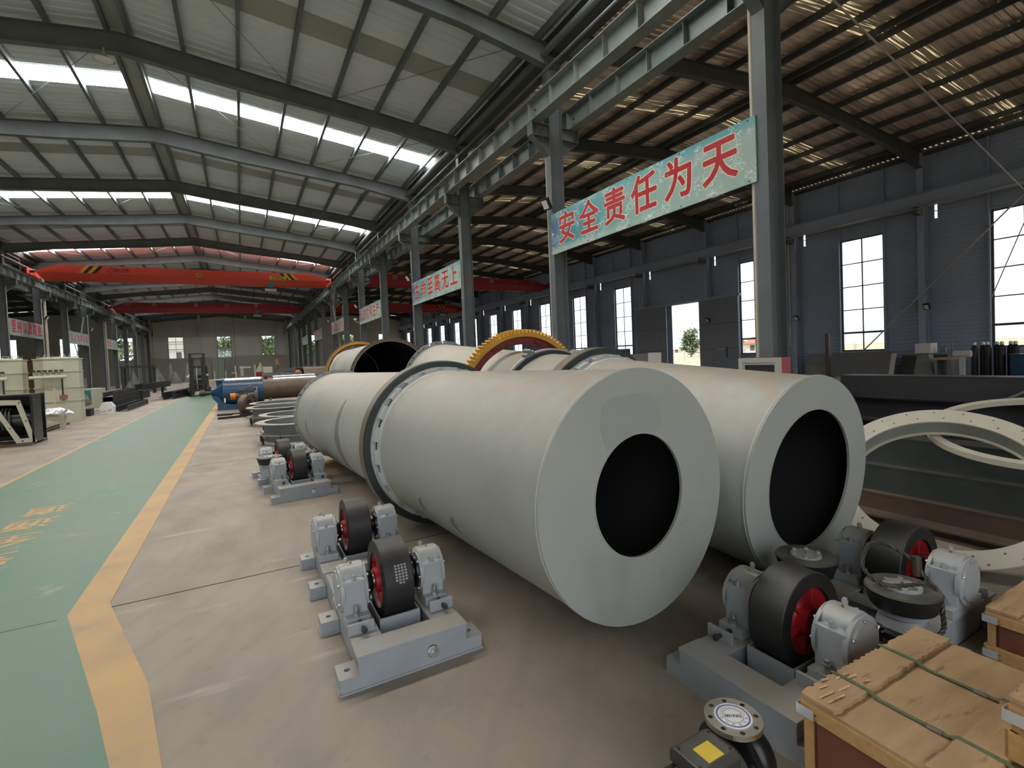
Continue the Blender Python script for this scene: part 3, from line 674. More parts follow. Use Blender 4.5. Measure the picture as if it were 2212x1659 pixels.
# ------------------------------------------------------------------ rotary drums
def clamp_block():
    """bent keeper plate welded to the shell beside the riding ring"""
    return MB().box(-0.070, 0.070, -0.062, 0.052, -0.004, 0.034).box(-0.062, 0.062, 0.030, 0.048, -0.02, 0.044)
def drum(name, label, C, yaw, tilt, length, R=0.75, hole=0.368, ring=None, ringR=0.868, flangeR=0.806, gear=None, gearR=1.067, bands=(), endplate=True, group=None, stains=()):
    base = -ringR
    t = thing(name, label, 'drum', C, (tilt, 0, yaw), group)
    Y = (0, 1, 0); o = (0, 0, 0)
    MB().lathe(o, Y, [(0.012, R-0.012), (0.012, R), (length, R), (length, R-0.012)], 96).build('shell', 'drum', t, 50)
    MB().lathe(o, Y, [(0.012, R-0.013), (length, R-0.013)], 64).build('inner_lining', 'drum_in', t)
    if endplate:
        ep = MB().lathe(o, Y, [(0.0, hole), (0.0, R+0.006), (0.014, R+0.006), (0.014, hole)], 96, closed=True).build('end_plate', 'drum', t, 50)
        MB().lathe(o, Y, [(0.014, R), (0.017, R+0.009), (0.026, R+0.009), (0.034, R)], 96).build('weld_bead', 'bracket', ep, 60)
        MB().lathe(o, Y, [(-0.003, hole-0.004), (-0.003, hole+0.004), (0.016, hole+0.004), (0.016, hole-0.004)], 72, closed=True).build('hole_lip', 'drum', ep, 50)
    else:
        MB().lathe(o, Y, [(-0.01, R-0.02), (-0.01, flangeR), (0.012, flangeR), (0.012, R-0.02)], 64, closed=True).build('mouth_rim', 'drum', t, 50)
    # dark disc added deep inside so that the bore stays dark
    MB().lathe((0, length-0.02, 0), Y, [(0, 0.001), (0, R-0.02)], 48).build('bore_dark_disc', 'drum_in', t)
    for z in ([length] if endplate else [-0.03, length]):
        MB().perf((0, z-0.001, 0), Y, R-0.001, flangeR, 36, (R+flangeR)/2+0.006, 0.0165, 0.022).build('end_flange', 'flange_grey' if endplate else 'rust', t, 40)
    if ring:
        ri = R+0.052
        MB().lathe((0, ring, 0), Y, [(0, ri), (0, ringR-0.012), (0.012, ringR)], 96).lathe((0, ring, 0), Y, [(0.155, ringR), (0.167, ringR-0.012), (0.167, ri), (0, ri)], 96).build('riding_ring', 'tyre', t, 30)
        MB().lathe((0, ring, 0), Y, [(0.012, ringR), (0.155, ringR)], 96).build('ring_tread', 'tyre_rim', t, 30, label='brown filmed running face')
        MB().lathe((0, ring-0.03, 0), Y, [(0.004, R), (0.004, R+0.048), (0.028, R+0.050), (0.028, R)], 96).build('ring_seat', 'bracket', t, 40)
        MB().lathe((0, ring-0.10, 0), Y, [(0.0, R+0.002), (0.075, R+0.002)], 96).build('seat_shade_band', 'hole', t)  # black band painted for the shade between keeper blocks and ring
        MB().lathe((0, ring-0.165, 0), Y, [(0.0, R+0.001), (0.02, R+0.012), (0.062, R+0.014), (0.066, R+0.001)], 96).build('seat_weld', 'bracket', t, 40)
        b0 = None; n = 22
        for side, yy in ((0, ring-0.075), (1, ring+0.235)):
            for i in range(n):
                a = 2*pi*(i+0.3)/n
                mw = Matrix.Translation((0, yy, 0)) @ Matrix.Rotation(a, 4, 'Y') @ Matrix.Translation((0, 0, R)) @ (Matrix.Rotation(pi, 4, 'Z') if side == 0 else Matrix.Identity(4))
                if b0 is None: b0 = clamp_block().build('retaining_block', 'bracket', t, 0); b0.matrix_basis = mw
                else: inst(b0, mw=mw)
    for y, rr in bands:
        MB().lathe((0, y, 0), Y, [(0, R), (0, rr), (0.10, rr), (0.10, R)], 72).build('clamp_band', 'tyre', t, 40)
        MB().lathe((0, y+0.03, 0), Y, [(0, rr), (0, rr+0.02), (0.04, rr+0.02), (0.04, rr)], 72).build('band_rib', 'bracket', t, 40)
        for a in (-0.42, 0.5, 1.5, 2.6):
            mw = Matrix.Rotation(a, 4, 'Y') @ Matrix.Translation((0, y+0.05, rr))
            MB().box(-0.07, 0.07, -0.05, 0.05, 0, 0.05).box(-0.02, 0.02, -0.075, 0.075, 0.02, 0.09).build('band_lug', 'hood', t, 0).matrix_basis = mw
    if gear:
        go = Vector((0, gear, 0)); rr = gearR-0.048
        gm = MB().lathe(go, Y, [(0, rr-0.055), (0, rr), (0.15, rr), (0.15, rr-0.055), (0, rr-0.055)], 104)
        n = 104
        for i in range(n):
            a = 2*pi*i/n; da = 2*pi/n
            P = []
            for r, h in ((rr-0.004, 0.30), (rr-0.004, -0.30), (gearR, -0.15), (gearR, 0.15)): P.append((sin(a+h*da)*r, cos(a+h*da)*r))
            gm.prism([(x, z) for x, z in P], gear, gear+0.15, 'y')
        gm.build('gear_rim', 'gear_y', t, 25)
        MB().lathe(go, Y, [(0.05, R+0.10), (0.05, rr-0.054), (0.10, rr-0.054), (0.10, R+0.10)], 96, closed=True).build('gear_web', 'gear_r', t, 40)
        for i in range(8):
            a = 2*pi*i/8+0.2; p = Vector((sin(a)*(R+0.16), gear+0.075, cos(a)*(R+0.16))); tg = Vector((cos(a), 0, -sin(a)))
            q = Vector((sin(a)*(R+0.005), gear+0.075, cos(a)*(R+0.005)))+tg*0.42
            MB().hexa([p+Vector((0, -0.05, 0)), q+Vector((0, -0.05, 0)), q+Vector((0, 0.05, 0)), p+Vector((0, 0.05, 0))]+[v+Vector((sin(a), 0, cos(a)))*0.012 for v in (p+Vector((0, -0.05, 0)), q+Vector((0, -0.05, 0)), q+Vector((0, 0.05, 0)), p+Vector((0, 0.05, 0)))]).build('spring_plate', 'gear_r', t, 0)
    for (y, a, wy, wa) in stains:   # damp smears with an outline of their own, lying on the shell
        vs = []; fs = []; n = 14; rnd = random.Random(int(a*100))
        for i in range(n+1):
            f = i/n; hw = wy*(0.25+0.75*sin(pi*min(1, f*1.05))**0.6)*(0.75+0.5*rnd.random())
            for s in (-1, 1):
                aa = a+wa*(f-0.5); vs.append((sin(aa)*(R+0.0015), y+s*hw+0.06*sin(3*f), cos(aa)*(R+0.0015)))
        for i in range(n): fs.append((2*i, 2*i+1, 2*i+3, 2*i+2))
        MB().add(vs, fs).build('damp_stain', 'drum_stain', t)
    return t
drum('dryer_drum', 'nearest long grey drum, left of the two holed front ends, with black riding ring', (2.047, 2.208, 0.893), 0.0649, -0.0088, 7.36, ring=2.78,
     stains=((4.35, -1.80, 0.13, 1.7), (6.5, -1.75, 0.06, 0.5), (1.15, -2.05, 0.05, 0.22), (1.75, -2.02, 0.045, 0.2), (5.6, -2.2, 0.05, 0.3)))
def damp_patch(t, P, R0):
    mb = MB(); c = (sum(p[0] for p in P)/len(P), sum(p[1] for p in P)/len(P))
    mb.add([(c[0], -0.0015, c[1])]+[(x, -0.0015, z) for x, z in P], [(0, 1+(i+1) % len(P), 1+i) for i in range(len(P))]); mb.build('damp_patch', 'damp_patch', t, 0)
d1 = [o for o in COL.objects if o.name == 'dryer_drum'][0]
damp_patch(d1, [(-0.26, 0.30), (-0.30, 0.42), (-0.28, 0.55), (-0.20, 0.60), (0.0, 0.61), (0.14, 0.60), (0.19, 0.52), (0.20, 0.42), (0.16, 0.36), (0.0, 0.372), (-0.14, 0.345), (-0.22, 0.30)], 0)
damp_patch(d1, [(0.33, -0.27), (0.41, -0.24), (0.44, -0.19), (0.38, -0.21), (0.34, -0.24)], 0); damp_patch(d1, [(0.14, -0.48), (0.18, -0.50), (0.20, -0.54), (0.16, -0.57), (0.13, -0.53)], 0)
drum('dryer_drum', 'grey drum right of the nearest one, tilted up behind to an ochre toothed gear ring', (3.604, 2.109, 0.765), 0.014, 0.073, 7.17, hole=0.513, ring=2.33, flangeR=0.822, gear=4.05, bands=((3.35, 0.80),))
drum('dryer_drum', 'fat grey drum far behind with wide open black mouth, gear ring behind it', (3.48, 13.0, 1.28), -0.07, 0, 8.0, R=1.02, ringR=1.28, flangeR=1.09, gear=6.0, gearR=1.27, endplate=False)
# timber packing under the raised parts
for x, y, z, lab in ((3.56, 8.9, 0.46, 'timber baulk packing under the raised far end of the tilted drum'), (3.52, 13.3, 0.255, 'timber baulk under the mouth of the wide-mouthed drum'), (3.95, 19.6, 0.255, 'timber baulk under the rear of the wide-mouthed drum'), (1.62, 8.9, 0.084, 'timber baulk under the far end of the nearest drum')):
    h = z-0.005; b = thing('timber_packing', lab, 'timber', (x, y, 0))
    n = max(1, int(round(h/0.15))); hh = h/n
    for i in range(n): MB().box(-0.5, 0.5, -0.09, 0.09, i*hh, (i+1)*hh).build('baulk', 'batten', b, 0)

# ------------------------------------------------------------------ support roller stations
def foot(w_=0.11, d=0.15, h=0.085):
    mb = MB(); vs = []; K = 16; r = 0.017
    lo = []; ho = []
    for k in range(K):
        q = 2*pi*k/K; x, y = cos(q), sin(q); m_ = max(abs(x), abs(y))
        lo.append((x/m_*w_/2, y/m_*d/2)); ho.append((x*r, y*r))
    vs = [(x, y, h) for x, y in lo]+[(x, y, h) for x, y in ho]+[(x, y, 0) for x, y in lo]+[(x, y, h-0.05) for x, y in ho]
    fs = []
    for k in range(K):
        j = (k+1) % K; fs += [(k, j, K+j, K+k), (2*K+k, 2*K+j, j, k), (K+k, K+j, 3*K+j, 3*K+k)]
    fs.append(tuple(3*K+k for k in range(K)))
    mb.add(vs, fs); mb.box(-w_/2-0.006, w_/2+0.006, -d/2-0.006, d/2+0.006, 0.0, 0.012); return mb
ZA = 0.355
def make_station(label, thrust):
    t = thing('roller_station', label, 'roller support')
    fr = MB()
    for a, b in ((0.09, 0.25), (0.55, 0.71)):
        fr.box(a+0.01, b-0.01, 0.0, 2.0, 0.0, 0.168)
        for v0, v1 in ((0.12, 0.80), (1.26, 2.0)): fr.box(a-0.004, b+0.004, v0, v1, 0.166, 0.182)
    for v0, v1 in ((0.0, 0.14), (0.64, 0.76), (1.24, 1.36), (1.87, 2.0)): fr.box(0.24, 0.56, v0+0.004, v1, 0.0, 0.168)
    fr.box(0.10, 0.70, 0.0, 2.0, 0.0, 0.012)
    fr.build('base_frame', 'grey', t, 0, bevel=0.003)
    for v0, v1 in ((-0.012, 0.15), (1.86, 2.012)): MB().box(0.082, 0.718, v0, v1, 0.168, 0.184).build('deck_plate', 'grey', t, 0, bevel=0.002)
    for v0, v1 in ((0.63, 0.77), (1.23, 1.37)): MB().box(0.082, 0.718, v0, v1, 0.168, 0.180).build('cross_plate', 'grey', t, 0, bevel=0.002)
    f0 = None
    for v in (0.075, 0.735, 1.30, 1.925):
        for u in (0.042, 0.758):
            if f0 is None: f0 = foot().build('foot', 'grey', t, 40); f0.location = (u, v, 0)
            else: inst(f0, loc=(u, v, 0))
    MB().prism([(-0.006, 0.012), (0.806, 0.012), (0.806, 0.085), (0.712, 0.085), (0.712, 0.168), (0.088, 0.168), (0.088, 0.085), (-0.006, 0.085)], -0.008, 0.0, 'y').build('front_plate', 'grey', t, 0)
    MB().box(-0.014, 0.814, -0.014, 0.0, 0.0, 0.012).build('bottom_strip', 'grey', t, 0)
    for v in (-0.005, 2.005):
        s = -1 if v < 1 else 1
        MB().cyl((0.50, v, 0.085), (0.50, v+s*0.004, 0.085), 0.032, n=24).build('bolt_recess', 'hole', t)
        ab = MB().hexbolt((0.50, v+s*0.002, 0.080), (0, s, 0), 0.025, 0.025, 0.004).build('jack_bolt', 'zinc', t, 30)
        MB().cyl((0.50, v+s*0.03, 0.080), (0.50, v+s*0.045, 0.080), 0.018, n=16).build('bolt_tip', 'zinc', ab)
    protos = {}
    def part(key, make, name, m, par, mw, smooth=35, bevel=0.0):
        if key not in protos:
            o = make().build(name, m, par, smooth, bevel); o.matrix_basis = mw; protos[key] = o; return o
        return inst(protos[key], parent=par, mw=mw)
    def housing():
        P = [(-0.128, 0.23), (0.128, 0.23), (0.125, 0.432), (0.090, 0.436)]
        P += [(0.086*cos(a)*1.0, 0.436+0.066*sin(a)) for a in [radians(x) for x in range(20, 161, 20)]]
        P += [(-0.090, 0.436), (-0.125, 0.432)]
        return MB().prism(P, -0.071, 0.071, 'x')
    for iv, vc in enumerate((0.49, 1.62)):
        T = Matrix.Translation
        MB().box(0.275, 0.525, vc-0.21, vc+0.21, 0.075, 0.083).box(0.275, 0.283, vc-0.21, vc+0.21, 0.083, 0.20).box(0.517, 0.525, vc-0.21, vc+0.21, 0.083, 0.20).box(0.283, 0.517, vc-0.21, vc-0.202, 0.083, 0.20).box(0.283, 0.517, vc+0.202, vc+0.21, 0.083, 0.20).build('drip_tray', 'grey', t, 0)
        # roller: black tyre, red dished hub with ribs, shaft
        ro = MB().lathe((0.31, vc, ZA), (1, 0, 0), [(0.012, 0.165), (0, 0.170), (0, 0.240), (0.004, 0.244), (0.176, 0.244), (0.18, 0.240), (0.18, 0.170), (0.168, 0.165)], 72).build('roller', 'black', t, 28)
        hb = MB().lathe((0.31, vc, ZA), (1, 0, 0), [(0.012, 0.166), (0.03, 0.155), (0.055, 0.10), (0.035, 0.078), (-0.012, 0.074), (-0.016, 0.066), (-0.016, 0.0)], 48)
        hb.lathe((0.31, vc, ZA), (1, 0, 0), [(0.168, 0.166), (0.15, 0.155), (0.125, 0.10), (0.145, 0.078), (0.192, 0.074), (0.196, 0.066), (0.196, 0.0)], 48)
        hub = hb.build('hub', 'red', ro, 35)
        for k in range(6):
            a = 2*pi*k/6+0.3
            for xo, s in ((0.31, 1), (0.49, -1)):
                rb = MB(); c = Vector((0, cos(a), sin(a))); d = Vector((0, -sin(a), cos(a))); o = Vector((xo, vc, ZA))
                X = Vector((s, 0, 0))
                rb.hexa([o+c*0.06+d*0.012+X*0.07, o+c*0.16+d*0.012+X*0.05, o+c*0.16-d*0.012+X*0.05, o+c*0.06-d*0.012+X*0.07, o+c*0.06+d*0.006+X*0.012, o+c*0.162+d*0.006+X*0.013, o+c*0.162-d*0.006+X*0.013, o+c*0.06-d*0.006+X*0.012])
                rb.build('hub_rib', 'red', ro, 0)
        MB().cyl((0.17, vc, ZA), (0.63, vc, ZA), 0.040, n=24).build('shaft', 'chrome', t)
        for side, uc in ((-1, 0.155), (1, 0.645)):
            bk = part('h', housing, 'bearing_block', 'grey2', t, T((uc, vc, 0)), 30, 0.006)
            fl = lambda: MB().box(-0.072, 0.072, -0.185, 0.185, 0.183, 0.237)
            part('f', fl, 'block_foot', 'grey2', bk, Matrix.Identity(4), 0, 0.004)
            out = Matrix.Rotation(0 if side < 0 else pi, 4, 'Z')
            cap = lambda: MB().lathe((-0.066, 0, ZA), (-1, 0, 0), [(-0.006, 0.138), (0.016, 0.136), (0.018, 0.112), (0.026, 0.106), (0.028, 0.0)], 48)
            part('c', cap, 'end_cap', 'grey2', bk, out)
            def cb():
                mb = MB()
                mb.hexbolt((-0.084, 0, 0), (-1, 0, 0), 0.008, 0.012)
                return mb
            for k in range(6): part('cb', cb, 'cap_bolt', 'zinc', bk, out @ T((0, 0.113*cos(k*pi/3+0.5), ZA+0.113*sin(k*pi/3+0.5))), 0)
            inn = lambda: MB().lathe((0.066, 0, ZA), (1, 0, 0), [(-0.006, 0.138), (0.014, 0.136), (0.016, 0.112), (0.016, 0.0)], 40)
            part('i', inn, 'seal_flange', 'grey2', bk, out)
            part('i2', lambda: MB().lathe((0.082, 0, ZA), (1, 0, 0), [(0, 0.108), (0.012, 0.106), (0.016, 0.070), (0.045, 0.062), (0.045, 0.040)], 40), 'oil_seal', 'blackp', bk, out)
            for k in range(8): part('ib', lambda: MB().hexbolt((0.080, 0, 0), (1, 0, 0), 0.008, 0.010), 'seal_bolt', 'zinc', bk, out @ T((0, 0.122*cos(k*pi/4), ZA+0.122*sin(k*pi/4))), 0)
            def sb():
                mb = MB()
                mb.hexbolt((0, 0, 0.430), (0, 0, 1), 0.013, 0.022); mb.cyl((0, 0, 0.452), (0, 0, 0.462), 0.009, n=10)
                return mb
            for v in (-0.108, 0.108): part('sb', sb, 'shoulder_bolt', 'grey2', bk, T((0, v, 0)), 0)
            part('e', lambda: MB().hexbolt((-0.02, 0.045, 0.492), (0, 0, 1), 0.014, 0.022).cyl((-0.02, 0.045, 0.512), (-0.02, 0.045, 0.522), 0.010, n=10), 'lifting_plug', 'grey2', bk, Matrix.Identity(4), 0)
            part('g', lambda: MB().cyl((0.0, -0.01, 0.49), (0, -0.01, 0.508), 0.006, n=8).cyl((0, -0.01, 0.508), (0, -0.01, 0.514), 0.008, 0.004, n=8), 'grease_nipple', 'brass', bk, Matrix.Identity(4), 0)
            def fb(): return MB().hexbolt((0, 0, 0.237), (0, 0, 1), 0.019, 0.020, 0.003).hexbolt((0, 0, 0.262), (0, 0, 1), 0.017, 0.016).cyl((0, 0, 0.278), (0, 0, 0.294), 0.012, n=12)
            for v in (-0.152, 0.152): part('fb', fb, 'anchor_bolt', 'zinc', bk, T((0, v, 0)), 0)
            sg = -1 if iv == 0 else 1
            lug = part('lug', lambda: MB().box(-0.075, 0.075, -0.009, 0.009, 0.182, 0.245), 'stop_lug', 'grey', t, T((uc, vc+sg*0.262, 0)), 0, 0.002)
            part('lb', lambda: MB().hexbolt((0.01, -0.055, 0.215), (0, 1, 0), 0.018, 0.016).cyl((0.01, -0.04, 0.215), (0.01, 0.07, 0.215), 0.011, n=12), 'stop_bolt', 'darkbolt', lug, Matrix.Rotation(0 if sg < 0 else pi, 4, 'Z'), 0)
    if thrust:
        for u in (0.13, 0.64):
            c = (u, 1.055, 0.0)
            MB().lathe(c, (0, 0, 1), [(0.345, 0.0), (0.345, 0.142), (0.36, 0.150), (0.435, 0.170), (0.445, 0.163), (0.445, 0.090), (0.440, 0.085)], 56).build('thrust_roller', 'black_dusty', t, 28)
            cp = MB().lathe(c, (0, 0, 1), [(0.440, 0.088), (0.452, 0.086), (0.454, 0.0)], 40).build('thrust_cap', 'bonewhite' if False else 'grey2', t, 28)
            for k in range(6): MB().hexbolt((u+0.075*cos(k*pi/3), 1.055+0.075*sin(k*pi/3), 0.450), (0, 0, 1), 0.012, 0.014).build('cap_bolt', 'grey2', cp, 0)
            MB().cyl((u, 1.055, 0.452), (u, 1.055, 0.470), 0.005, n=8).build('grease_nipple', 'brass', cp)
            MB().lathe(c, (0, 0, 1), [(0.18, 0.135), (0.22, 0.128), (0.30, 0.10), (0.312, 0.118), (0.335, 0.118), (0.345, 0.09)], 40).build('thrust_pedestal', 'grey', t, 35)
            for k in range(4): MB().hexbolt((u+0.118*cos(k*pi/2+0.6), 1.055+0.118*sin(k*pi/2+0.6), 0.16), (0, 0, 1), 0.014, 0.03).build('pedestal_bolt', 'darkbolt', t, 0)
            MB().box(u-0.15, u+0.15, 0.90, 1.21, 0.165, 0.183).build('pedestal_plate', 'grey', t, 0)
        MB().cyl((0.10, 0.93, 0.235), (0.72, 0.90, 0.225), 0.026, n=14).build('tie_rod', 'blackp', t)
        MB().lathe((0.56, 0.907, 0.228), (1, -0.05, 0), [(0, 0.026), (0, 0.042), (0.05, 0.042), (0.05, 0.026)], 20).build('rod_collar', 'chrome', t)
        MB().lathe((0.63, 0.904, 0.226), (1, -0.05, 0), [(0, 0.026), (0, 0.040), (0.10, 0.040), (0.10, 0.0)], 8).build('rod_nut', 'blackp', t, 0)
    return t
stA = make_station('nearest twin roller support left of the nearest drum, boot print on one tyre', False); stA.location = (0.376, 2.703, 0)
stB = make_station('farther twin roller support with two flat thrust rollers, beside the nearest drum near grey hoods', True); stB.location = (0.262, 6.93, 0); stB.rotation_euler = (0, 0, radians(5.4))
stC = dup(stB, (1.948, 1.935, 0), (0, 0, -pi/2), 'twin roller support with flat thrust rollers at lower right beside the wooden crates')
# chalk boot print and handling marks on the front tyre of the first station
def tyre_mark(parent, u, vc, ang, pts_list, R=0.2448):
    mb = MB()
    for (a, b, wa, wb) in pts_list:
        q = []
        for x, y in ((a-wa, b-wb), (a+wa, b-wb), (a+wa, b+wb), (a-wa, b+wb)):
            th = ang+y/R; q.append((u+x, vc-cos(th)*R, ZA+sin(th)*R))
        mb.add(q, [(0, 1, 2, 3)])
    return mb.build('chalk_mark', 'greyink', parent, 0)
bp = []
for i in range(7):
    for j in range(4):
        x = -0.03+0.02*j; y = -0.055+0.017*i
        if abs(x)+abs(y)*0.45 < 0.052: bp.append((x, y, 0.007, 0.0055))
tyre_mark([c for c in stA.children if c.name.startswith('roller')][0], 0.415, 0.49, 0.42, bp)

# wire rope sling dropped over the right thrust roller
def rope(pts, r, name, parent):
    cur = []
    P = [Vector(p) for p in pts]; out = []
    for i in range(len(P)-1):      # Catmull-Rom
        p0, p1, p2, p3 = P[max(i-1, 0)], P[i], P[i+1], P[min(i+2, len(P)-1)]
        for k in range(10):
            t = k/10; out.append(0.5*((2*p1)+(p2-p0)*t+(2*p0-5*p1+4*p2-p3)*t*t+(3*p1-p0-3*p2+p3)*t**3))
    out.append(P[-1])
    for s in range(3):             # three laid strands
        pts2 = []; prev = None
        for i, p in enumerate(out):
            d = (out[min(i+1, len(out)-1)]-out[max(i-1, 0)]).normalized()
            u = Vector((0, 0, 1)).cross(d)
            u = u.normalized() if u.length > 1e-3 else Vector((1, 0, 0))
            w_ = d.cross(u); a = 2*pi*s/3+i*0.75
            pts2.append(p+(u*cos(a)+w_*sin(a))*r*0.55)
        MB().sweep(pts2, r*0.62, 6).build('rope_strand', 'rope', parent)
sl = thing('wire_rope_sling', 'greased wire rope sling with a loop lying over the right-hand thrust roller', 'rope', (2.985, 1.32, 0.46))
rope([(0.06, -0.10, 0.02), (-0.02, -0.05, 0.01), (-0.10, 0.02, 0.015), (-0.09, 0.11, 0.07), (0.02, 0.13, 0.16), (0.12, 0.08, 0.15), (0.15, -0.02, 0.09), (0.13, -0.08, 0.03), (0.10, -0.15, -0.02), (0.06, -0.18, -0.10), (0.0, -0.20, -0.17), (-0.13, -0.17, -0.19), (-0.30, -0.10, -0.21), (-0.38, 0.0, -0.20)], 0.0105, 'rope', sl)
MB().cyl((0.14, -0.045, 0.02), (0.15, -0.035, 0.12), 0.022, n=10).build('ferrule', 'rope', sl)

# ------------------------------------------------------------------ wooden crates
def wavy_plank(x0, x1, y0, y1, z0, z1, seed, n=14, amp=0.004, ragged=False):
    """plank with a slightly uneven outline and broken ends"""
    r = random.Random(seed); P = []
    for i in range(n+1): P.append((x0+(x1-x0)*i/n, y0+amp*(r.random()-0.5)*2))
    for i in range(n+1): P.append((x1-(x1-x0)*i/n, y1+(amp*(r.random()-0.5)*2 if not ragged else -0.012*r.random()**2)))
    return MB().prism(P, z0, z1, 'z')
def crate(label, loc, yaw, sx, sy, h, straps=True, seed=1):
    """local origin: the far-left bottom corner; x to the right, y towards the viewer is negative"""
    t = thing('wooden_crate', label, 'crate', loc, (0, 0, yaw), None)
    top = h-0.022
    MB().box(0.02, sx-0.02, -sy+0.02, -0.02, 0.02, top-0.012).build('carcass', 'board', t, 0)
    MB().box(0.012, 0.02, -sy+0.05, -0.05, 0.09, top-0.062).build('side_panel', 'board', t, 0)
    MB().box(0.05, sx-0.05, -0.02, -0.012, 0.09, top-0.062).build('side_panel', 'board', t, 0)
    MB().box(0.05, sx-0.05, -sy+0.012, -sy+0.02, 0.09, top-0.062).build('side_panel', 'board', t, 0)
    wavy_plank(0, sx, -sy, 0, top-0.014, top, seed, amp=0.003).build('lid_board', 'ply', t, 0)
    wavy_plank(-0.004, sx, -0.125, 0.004, top, top+0.018, seed+1, n=60, ragged=True).build('lid_plank', 'ply', t, 0, bevel=0.003)
    if sy > 0.7: wavy_plank(-0.004, sx, -0.50, -0.385, top, top+0.020, seed+2).build('lid_plank', 'ply', t, 0, bevel=0.003)
    if sy > 0.7: wavy_plank(-0.004, sx, -sy, -sy+0.12, top, top+0.018, seed+3).build('lid_plank', 'ply', t, 0, bevel=0.003)
    MB().box(-0.004, 0.02, -sy, 0, top-0.066, top-0.014).build('side_batten', 'batten', t, 0, bevel=0.002)
    MB().box(-0.010, 0.02, -sy, 0, 0.0, 0.085).build('side_batten', 'batten', t, 0, bevel=0.002)
    MB().box(0.0, sx, -0.02, 0.004, top-0.066, top-0.014).build('side_batten', 'batten', t, 0)
    MB().box(0.0, sx, -0.02, 0.010, 0.0, 0.085).build('side_batten', 'batten', t, 0)
    MB().box(0.006, 0.026, -0.035, -0.005, 0.085, top-0.066).build('corner_post', 'batten', t, 0)
    for z0, z1 in ((top-0.068, top-0.022), (0.02, 0.07))[:2 if h > 0.25 else 1]:
        cp = MB().box(-0.0125, -0.0105, -0.05, 0.0115, z0+0.006, z1-0.004).box(-0.0125, 0.03, 0.0105, 0.0125, z0+0.006, z1-0.004).build('corner_plate', 'tin', t, 0)
        MB().cyl((-0.0145, -0.06, z0+0.012), (-0.0120, -0.06, z0+0.012), 0.003, n=6).cyl((-0.0145, -0.06, z1-0.012), (-0.0120, -0.06, z1-0.012), 0.003, n=6).build('nail_heads', 'darkbolt', cp, 0)
    if straps:
        for x in (0.205, 0.545):
            P = [(0.003, top-0.2), (0.008, top+0.019), (-0.06, top+0.022), (-0.125, top+0.019), (-0.16, top+0.006), (-0.36, top+0.006), (-0.385, top+0.021), (-0.50, top+0.021), (-0.53, top+0.008), (-sy, top+0.006), (-sy-0.012, top-0.2)]
            mb = MB()
            for (ya, z_a), (yb, zb) in zip(P[:-1], P[1:]): mb.hexa([(x-0.008, ya, z_a), (x+0.008, ya, z_a), (x+0.008, yb, zb), (x-0.008, yb, zb), (x-0.008, ya, z_a+0.0015), (x+0.008, ya, z_a+0.0015), (x+0.008, yb, zb+0.0015), (x-0.008, yb, zb+0.0015)])
            mb.build('packing_strap', 'strap', t, 0)
            MB().box(x-0.010, x+0.010, -0.345, -0.305, top+0.006, top+0.010).build('strap_buckle', 'zinc', t, 0)
        r = random.Random(seed)
        for i in range(9):   # torn veneer along the ragged far-left end
            a = r.random(); x = 0.02+0.22*a; y = 0.0-0.10*r.random(); L = 0.03+0.05*r.random(); z = top+0.019
            MB().add([(x, y, z), (x+L, y-0.004, z), (x+L*0.8, y-0.014, z+0.006*r.random()), (x-0.01, y-0.008, z+0.012*r.random())], [(0, 1, 2, 3)]).build('veneer_splinter', 'splinter', t, 0)
        MB().add([(-0.0115, -0.44, top-0.21), (-0.0115, -0.50, top-0.17), (-0.0125, -0.47, top-0.10), (-0.0115, -0.41, top-0.13)], [(0, 1, 2, 3)]).build('torn_patch', 'splinter', t, 0)
        MB().box(-0.0122, -0.0108, -0.55, -0.49, top-0.22, top-0.13).build('paper_tag', 'tin', t, 0)
    return t
crate('large plywood crate at the bottom right corner with two green straps and torn lid edge', (1.757, 1.087, 0), -0.022, 0.84, 0.84, 0.468)
crate('plywood crate cut by the right edge, behind the green-strapped crate', (3.45, 1.105, 0), 0.0, 0.70, 0.60, 0.30, straps=False, seed=8)
crate('small pale crate stacked on the green-strapped crate at the bottom right corner', (1.985, 0.585, 0.4665), -0.02, 0.50, 0.60, 0.20, straps=False, seed=5)

# ------------------------------------------------------------------ flanged pump
pu = thing('flanged_pump', 'black motor pump with bright upturned flange beside the crate, yellow label on motor box', 'pump', (1.63, 1.285, 0))
MB().perf((0, 0, 0.272), (0, 0, 1), 0.03, 0.108, 8, 0.088, 0.0095, 0.02, phase=0.25).build('pipe_flange', 'chrome', pu, 40)
lb = MB().cyl((0, 0, 0.2925), (0, 0, 0.2945), 0.070, n=48).build('protective_cap', 'white', pu)
MB().lathe((0, 0, 0.2947), (0, 0, 1), [(0, 0.057), (0.0004, 0.057), (0.0004, 0.063), (0, 0.063)], 48).build('blue_ring', 'blueink', lb)
MB().lathe((0, 0, 0.2947), (0, 0, 1), [(0, 0.036), (0.0004, 0.036), (0.0004, 0.039), (0, 0.039)], 48).build('grey_ring', 'greyink', lb)
RD = Vector((-0.82, 0.56, 0)); UD = Vector((-0.56, -0.82, 0))     # the print reads from the far side
text('DN100', 0.021, 'ink', basis((0, 0, 0.2947), RD, UD), lb, 'size_mark', 0.0003, 0.0006)
for i, ch in enumerate('泵业有限公司'):
    a = atan2(UD.y, UD.x)+radians(75-30*i); d = Vector((cos(a), sin(a), 0))
    text(ch, 0.013, 'greyink', basis((d.x*0.047, d.y*0.047, 0.2947), (d.y, -d.x, 0), d), lb, 'ring_mark', 0.0003)
for i, ch in enumerate('SHUANGHANGBENGYE'):
    a = atan2(UD.y, UD.x)+radians(180-82+10.9*i); d = Vector((cos(a), sin(a), 0))
    text(ch, 0.010, 'greyink', basis((d.x*0.047, d.y*0.047, 0.2947), (-d.y, d.x, 0), -d), lb, 'ring_mark', 0.0003)
